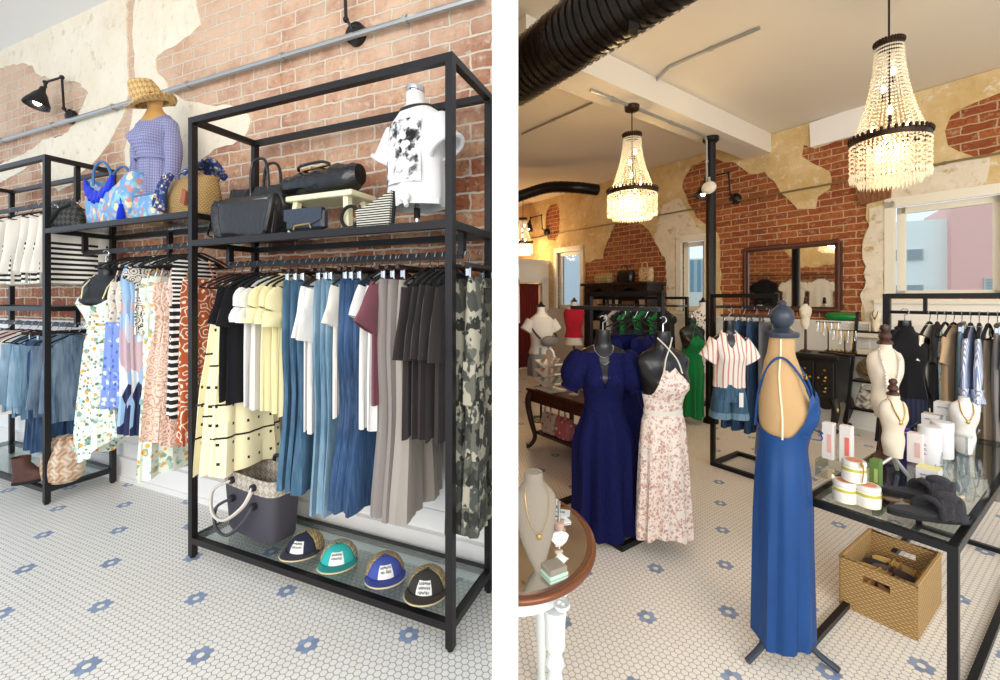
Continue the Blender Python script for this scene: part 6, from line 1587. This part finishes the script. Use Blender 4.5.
# clear riser with slim cartons
p = tg(842, 482); t = T('acrylic_riser', 'clear acrylic box riser under the slim cartons', 'riser', (p.x + .03, p.y + .06, ZG), R.rz); MB().box((0, 0, .04), (.13, .16, .08)).build('riser', sheet_glass(), t, smooth=False)
rp_ = Vector((p.x + .03, p.y + .06, ZG + .081))
carton(0, 0, .045, .04, .17, '#dcd8d4', 'slim white carton with pink label, first on the clear riser', '#e0a8a4', loc=rp_ + R.u * -.03 + R.v * -.02)
carton(0, 0, .045, .04, .17, '#dbd6d1', 'slim white carton with coral label, second on the clear riser', '#dd6f62', loc=rp_ + R.u * .035 + R.v * -.01)
carton(876, 486, .035, .05, .12, '#5f7d3a', 'olive green carton behind the cream jars', '#a9b56c')
# two ivory busts
ivory = plain('#d6cab6', .8, 0, .12, 60, .15)
p = tg(893, 474); t = T('bust_stand', 'grey metal stand lifting the shorter ivory bust', 'stand', p, R.rz); MB().tube(spline([(-.07, -.05, .006), (-.03, -.02, .05), (0, 0, .085)], 5), .008, 8).tube(spline([(.07, -.03, .006), (.03, -.01, .05), (0, 0, .085)], 5), .008, 8).tube(spline([(0, .07, .006), (0, .03, .05), (0, 0, .085)], 5), .008, 8).build('legs', galv, t)
jewel_bust('jewelry_bust', 'ivory bust with turned wooden finial and gold chain on the metal stand', p + Vector((0, 0, .088)), -.1, .29, ivory, wood_top=brown_w, chain=gold)
p = tg(885, 460); t = T('bust_stand', 'dark turned wooden post holding the taller ivory bust', 'stand', p, 0); MB().lathe([(.055, 0), (.055, .015), (.035, .03), (.022, .05), (.03, .07), (.024, .1), (.022, .2), (.026, .22)], 20).build('post', brown_w, t)
jewel_bust('jewelry_bust', 'taller ivory bust with pearl strands on the turned wooden post', p + Vector((0, 0, .222)), -.3, .38, ivory, wood_top=brown_w)
t = T('pearl_necklace', 'long pearl strands draped on the taller ivory bust', 'necklace', p + Vector((0, 0, .222)), -.3); m_ = MB()
for k in range(2):
    hp_ = [(-.065, .03, .95), (-.09, -.07, .90), (-.098, -.138, .80), (-.07 - .01 * k, -.178, .66), (-.05, -.16, .50 - .06 * k)]
    for q_ in spline([(x * .38, y * .38, z * .38) for x, y, z in hp_ + [(0, -.145, .42 - .10 * k)] + [(-x, y, z) for x, y, z in hp_[::-1]]], 5): m_.ball(q_, .006, 6, 4)
m_.build('pearls', plain('#eee6d6', .25), t)['kind'] = 'stuff'
t = T('purple_pouch', 'deep purple pouch hanging behind the wooden post', 'bag', tg(905, 450), 0); MB().lathe([(.02, 0), (.035, .02), (.03, .08), (.012, .1), (.022, .12)], 14).build('pouch_body', cloth('#4b2d9a'), t); MB().tube(circle((0, 0, .1), .014, 12), .004, 5, closed=True).build('drawstring', gold, t)
# canisters and boxes
for (px, py, lb) in ((930, 463, 'white paper canister in front'), (942, 457, 'white paper canister behind the front one')):
    p = tg(px, py); t = T('paper_canister', lb + ', on the glass table', 'canister', p, R.rz - .3, 'white canisters')
    MB().lathe([(.043, 0), (.045, .003), (.045, .145), (.046, .145), (.046, .185), (.043, .188), (.001, .188)], 30).build('canister_body', plain('#dedddf', .5, 0, .03), t)
    k = MB()
    for r_ in range(3):
        for c in range(2): k.box((.0, -.0455, .05 + .022 * r_ + .007 * c), (.02 - .006 * c, .001, .003))
    k.build('printed_lines', plain('#6b6b70', .6), t, smooth=False)
carton(916, 462, .06, .05, .15, '#eadfdc', 'pale pink carton with ring pattern beside the canisters', '#d9b3ad')
carton(929, 484, .075, .07, .075, '#d8d6d9', 'square white carton with yellow lid behind the slippers', None, topc='#efe6a0', words=('LAVENDER', 'SOAP'))
p = tg(945, 446); t = T('glass_riser', 'clear glass riser carrying three small white cartons', 'riser', p, R.rz); MB().box((0, 0, .10), (.24, .26, .008)).build('glass_top', sheet_glass(), t, smooth=False)
for x in (-.1, .1):
    for y in (-.11, .11): MB().box((x, y, .05), (.01, .01, .096)).build('leg', chrome, t, smooth=False)
for x, y, z, lb in ((-.05, -.02, 0, 'lower near'), (.04, .05, 0, 'lower far'), (-.005, .01, .072, 'topmost')):
    carton(0, 0, .075, .075, .07, '#dad8d7', f'small white carton, {lb} of the three on the glass riser', None, loc=p + R.u * x + R.v * y + Vector((0, 0, .106 + z)), group='white cartons on the riser', words=('candle',))
p = tg(964, 452); t = jewel_bust('necklace_bust', 'white leatherette necklace bust at the edge of the glass table', p, -.5, .30, plain('#dad7d2', .4, 0, .03), chain=gold)
# slippers
fur = NT('charcoal_plush'); fn = fur.noise(fur.obj(), 130, 4, .7); fur.bump(fn, 1., .012); fur.fin(fur.mix(fn, hx('#141418'), hx('#34333b')), 1.); fur.b.inputs['Sheen Weight'].default_value = .1
def slipper(px, py, label, rz):
    p = tg(px, py); t = T('plush_slipper', label, 'slipper', p, rz, 'plush slippers')
    out = [(.13 * cos(a) * (1 + .04 * cos(a)), (.045 + .008 * cos(a)) * sin(a)) for a in [2 * PI * i / 30 for i in range(30)]]
    MB().slab(out, 0, .016).build('sole', velvet, t); MB().slab([(x * .96, y * .92) for x, y in out], .016, .026).build('footbed', fur.m, t)
    for k, (x0, x1) in enumerate(((.0, .075), (.035, .11))):
        s_ = 1 if k else -1
        MB().grid(lambda a, b: ((x0 + (x1 - x0) * a) * (1 if True else 0) + s_ * .02 * cos(PI * b), .052 * cos(PI * b), .018 + .055 * sin(PI * b) + .004 * sin(17 * a + 9 * b)), 10, 16).build('strap', fur.m, t, solid=.016)
    MB().ball((.06, 0, .085), (.04, .03, .02), 14, 8).build('knot', fur.m, t)
    return t
rzs = math.atan2(-.16, .30)
slipper(919, 498, 'charcoal plush cross-strap slipper, farther of the pair', rzs + .05); slipper(926, 517, 'charcoal plush cross-strap slipper, nearer the table edge', rzs + .22)
p = tg(901, 502); t = T('sunglasses', 'tan sunglasses lying on the glass before the slippers', 'sunglasses', p, R.rz + .6)
for s_ in (-1, 1): MB().slab([(s_ * .034 + .028 * cos(a), .021 * sin(a)) for a in [2 * PI * i / 20 for i in range(20)]], .004, .009).build('lens', plain('#6b4a33', .15), t)
MB().tube([(-.006, .004, .007), (.006, .004, .007)], .003, 6).tube([(-.062, 0, .007), (-.058, .09, .007)], .0028, 6).tube([(.062, 0, .007), (.05, .09, .007)], .0028, 6).build('temples', plain('#a8835c', .4), t)
# glass ornaments
rg = random.Random(11)
for i, (px, py) in enumerate(((944, 486), (956, 480), (968, 488), (952, 497), (964, 500), (973, 478), (950, 474), (978, 497))):
    p = tg(px, py); t = T('glass_tumbler', f'clear stemless glass by the slippers, {ORD[i]} of the cluster by distance', 'glass', p, rg.uniform(0, 3), 'clear glasses on the glass table')
    h = rg.uniform(.07, .1); MB().lathe([(.001, .004), (.02, .0), (.03, .01), (.036, h * .5), (.03, h), (.028, h), (.033, h * .5), (.027, .014), (.001, .01)], 20, cap=False).build('glass_body', sheet_glass((.985, .99, .99, 1)), t)
t = T('shell_necklace', 'cream shell and bead strand lying by the slippers', 'necklace', tg(958, 508), R.rz); m_ = MB()
for i in range(22): a = i / 21; m_.ball((.02 * sin(6 * a), -.08 + .2 * a, .008 + .002 * sin(i)), (.008, .008, .007), 7, 5)
m_.build('beads', plain('#d9cbb0', .4), t)
# ---- basket below the table
N = gz(916, 640); bx, by, bh = .27, .42, .235
t = T('straw_basket', 'square seagrass basket with cut-out handles on the floor under the glass table', 'basket', N - R.u * bx * .5 + R.v * by * .5, R.rz)
sg_ = seagrass('#d6b67c', '#97713f'); th = .014
def wall_panel(x, y, L_, alongx, hole):
    q = MB(); h0, h1, hw = bh * .66, bh * .80, .05
    def bxx(a0, a1, z0, z1):
        c = ((a0 + a1) / 2, 0) if alongx else (0, (a0 + a1) / 2)
        q.box((x + c[0], y + c[1], (z0 + z1) / 2), (a1 - a0, th, z1 - z0) if alongx else (th, a1 - a0, z1 - z0))
    if hole:
        bxx(-L_ / 2, L_ / 2, 0, h0); bxx(-L_ / 2, L_ / 2, h1, bh); bxx(-L_ / 2, -hw, h0, h1); bxx(hw, L_ / 2, h0, h1)
    else: bxx(-L_ / 2, L_ / 2, 0, bh)
    q.build('side', sg_, t, smooth=False)
wall_panel(0, -by / 2, bx, True, True); wall_panel(0, by / 2, bx, True, True); wall_panel(-bx / 2, 0, by, False, False); wall_panel(bx / 2, 0, by, False, False)
MB().box((0, 0, .006), (bx, by, .012)).build('bottom', sg_, t, smooth=False)
MB().tube([(-bx / 2, -by / 2, bh), (bx / 2, -by / 2, bh), (bx / 2, by / 2, bh), (-bx / 2, by / 2, bh)], .011, 8, closed=True).build('rim', sg_, t)
bc = N - R.u * bx * .5 + R.v * by * .5
for i in range(9):
    o = T('leather_sandal', f'{("tan", "dark brown", "black", "gold")[i % 4]} strappy sandal in the seagrass basket, {ORD[i]} along', 'sandal', bc + R.u * (.02 * (i % 3 - 1)) + R.v * (-.15 + .037 * i) + Vector((0, 0, .11 + .015 * (i % 2))), 0, 'sandals in the basket', tilt=(.9, .25, R.rz + .15 * (i % 3)))
    c = plain(('#a8743e', '#4a2f1e', '#1c1814', '#b58f45')[i % 4], .5)
    MB().slab([(.10 * cos(a), (.034 + .006 * cos(a)) * sin(a)) for a in [2 * PI * k / 24 for k in range(24)]], 0, .01).build('sole', c, o)
    MB().tube(spline([(.06, -.033, .01), (.055, 0, .04), (.06, .033, .01)], 5), .006, 6).tube(spline([(-.02, -.035, .01), (-.025, 0, .05), (-.02, .035, .01)], 5), .006, 6).build('strap', c, o)

# ---- half-round mirrored table against the partition, front
ex, ey = .26, .32; zo = .71; oc = Vector((.045, 1.455, 0))
t = T('mirrored_table', 'half-round table with a mirrored top, copper rim and white turned legs', 'table', oc, 0)
hp = [(ex * cos(a), ey * sin(a)) for a in [-PI / 2 + PI * i / 40 for i in range(41)]]
MB().slab(hp, zo - .022, zo - .004).build('tabletop', plain('#6b3f28', .35, .2, .2), t)
MB().slab([(x * .93, y * .94) for x, y in hp], zo - .004, zo).build('mirror', mirror_mat(), t, smooth=False)
MB().tube([(x * 1.0, y * 1.0, zo - .012) for x, y in hp], .011, 10).build('rim', plain('#7d4b30', .3, .35, .2), t)
wh = plain('#dfe6e6', .5, 0, .08)
MB().slab([(x * .80, y * .8) for x, y in hp], zo - .10, zo - .022).build('apron', wh, t)
for x, y in ((.095, -.205), (.095, .205)):
    MB().lathe([(.016, 0), (.02, .02), (.014, .05), (.02, .2), (.026, .38), (.018, .42), (.028, .44), (.018, .47), (.03, .49), (.03, .56), (.034, .60)], 18, (x + .02, y, 0)).build('leg', wh, t)
    for k in range(2):
        s_ = MB(); s_.tube([(x + .03 + (.008 + .02 * i / 20) * cos(.4 * i + k * PI) * .9, y + (.045 if k else -.045) + (.008 + .02 * i / 20) * sin(.4 * i), zo - .07 - .02 * k) for i in range(20)], .006, 6); s_.build('carved_scroll', wh, t)
lin_ = plain('#968d80', .95, 0, .22, 260, .3)
nb = T('necklace_bust', 'grey linen necklace bust with a gold chain on the mirrored table', 'display bust', (.108, 1.27, zo), .18)
b = body([(.0, .012, .012, 0, -.02, 0), (.03, .028, .018, 0, -.012, 0), (.09, .050, .024, 0, .0, 0), (.16, .064, .03, 0, .014, 0), (.20, .062, .03, 0, .022, 0), (.225, .042, .028, 0, .03, 0), (.235, .030, .026, 0, .034, 0), (.262, .028, .026, 0, .04, 0)], 30, 24, cap0=True, cap1=True); b.build('torso', lin_, nb)
MB().tube(spline([(-.03, .01, .232), (-.036, -.006, .205), (-.028, -.022, .15), (0, -.030, .105), (.028, -.022, .15), (.036, -.006, .205), (.03, .01, .232)], 5), .0009, 5).ball((0, -.031, .10), (.007, .003, .008), 8, 6).build('chain', gold, nb)
o = T('linen_block', 'small mint and linen block beside the linen bust', 'display block', (.155, 1.235, zo), .5); MB().box((0, 0, .018), (.06, .05, .016), 0, .003).build('pad', lin_, o, smooth=False); MB().box((0, 0, .005), (.064, .054, .01), 0, .002).build('base', plain('#b9d3c4', .5), o, smooth=False)
o = T('seashell', 'white scallop shell standing on the mirrored table', 'shell', (.185, 1.36, zo + .003), .25)
MB().grid(lambda a, b: ((.034 * b * sin((a - .5) * 2.6)), -.012 * sin(PI * b) - .002 * cos(26 * a) * b, .004 + .045 * b * (.35 + .65 * cos((a - .5) * 2.2))), 40, 10).build('shell', plain('#eef0ea', .4), o, solid=.004)
MB().tube([(-.012, 0, .008), (.012, 0, .008)], .007, 8).build('hinge', plain('#d8c9b8', .5), o)
o = T('ring_stick', 'slim metal ring holder standing behind the white shell', 'ring holder', (.20, 1.46, zo), 0); MB().lathe([(.025, 0), (.025, .006), (.006, .012), (.005, .095), (.007, .10)], 16).build('stick', galv, o); MB().lathe([(.018, .006), (.018, .03), (.008, .032)], 16).build('cup', plain('#c9a89b', .4), o)
for i, (x, y, rz, c, n) in enumerate(((.23, 1.52, .3, '#e9ebea', 'white'), (.24, 1.57, -.2, '#cfd9dd', 'pale blue'), (.19, 1.58, .6, '#f0efe9', 'ivory'), (.21, 1.63, .1, '#dfe0dc', 'pale grey'), (.15, 1.55, .9, '#e6e2d6', 'cream'))):
    o = T('price_card', f'{n} jewelry card lying at the back of the mirrored table', 'card', (x - .02, y, zo + .001 + .004 * i), rz, 'cards on the mirrored table'); MB().box((0, 0, .002), (.07, .045, .003)).build('card', plain(c, .6), o, smooth=False); MB().box((0, 0, .0042), (.035, .012, .001)).build('print', plain('#8f8f8f', .6), o, smooth=False)
o = T('wicker_tray', 'shallow wicker tray at the back rim of the mirrored table', 'tray', (.125, 1.66, zo + .001), 0); MB().box((0, 0, .006), (.1, .1, .012)).build('base', weave('#a9824e', '#6b4d2a', 120.), o, smooth=False); MB().tube([(-.05, -.05, .015), (.05, -.05, .015), (.05, .05, .015), (-.05, .05, .015)], .006, 6, closed=True).build('edge', weave('#a9824e', '#6b4d2a', 120.), o)

# ---- wall rail on the partition's brick side, seen in the mirror
t = T('wall_rail', 'short black rail on the brick side of the partition, seen in the mirror', 'rail', (.075, 4.7, 1.95), PI / 2)
MB().tube([(-.75, -.09, 0), (.75, -.09, 0)], .012, 8).build('bar', iron, t)
for x in (-.7, .7): MB().tube([(x, 0, 0), (x, -.09, 0)], .01, 8).build('bracket', iron, t)
for i, (y, m, n) in enumerate(((4.2, offw, 'cream'), (4.65, offw, 'white'), (5.15, blackcloth, 'black'))):
    lab = f'{n} tee hung flat against the partition brick, seen in the mirror'
    hanger(Vector((.165, y, 1.94)), PI / 2, 'black hanger holding the ' + lab.split(' tee')[0] + ' tee reflected in the mirror', 'velvet', 'hangers on the partition rail', .17)
    tee(Vector((.165, y, 1.94)), PI / 2, lab, m, ln=.6, w=.19, sl=.16, ang=60, seed=50 + i, group='tees on the partition rail')
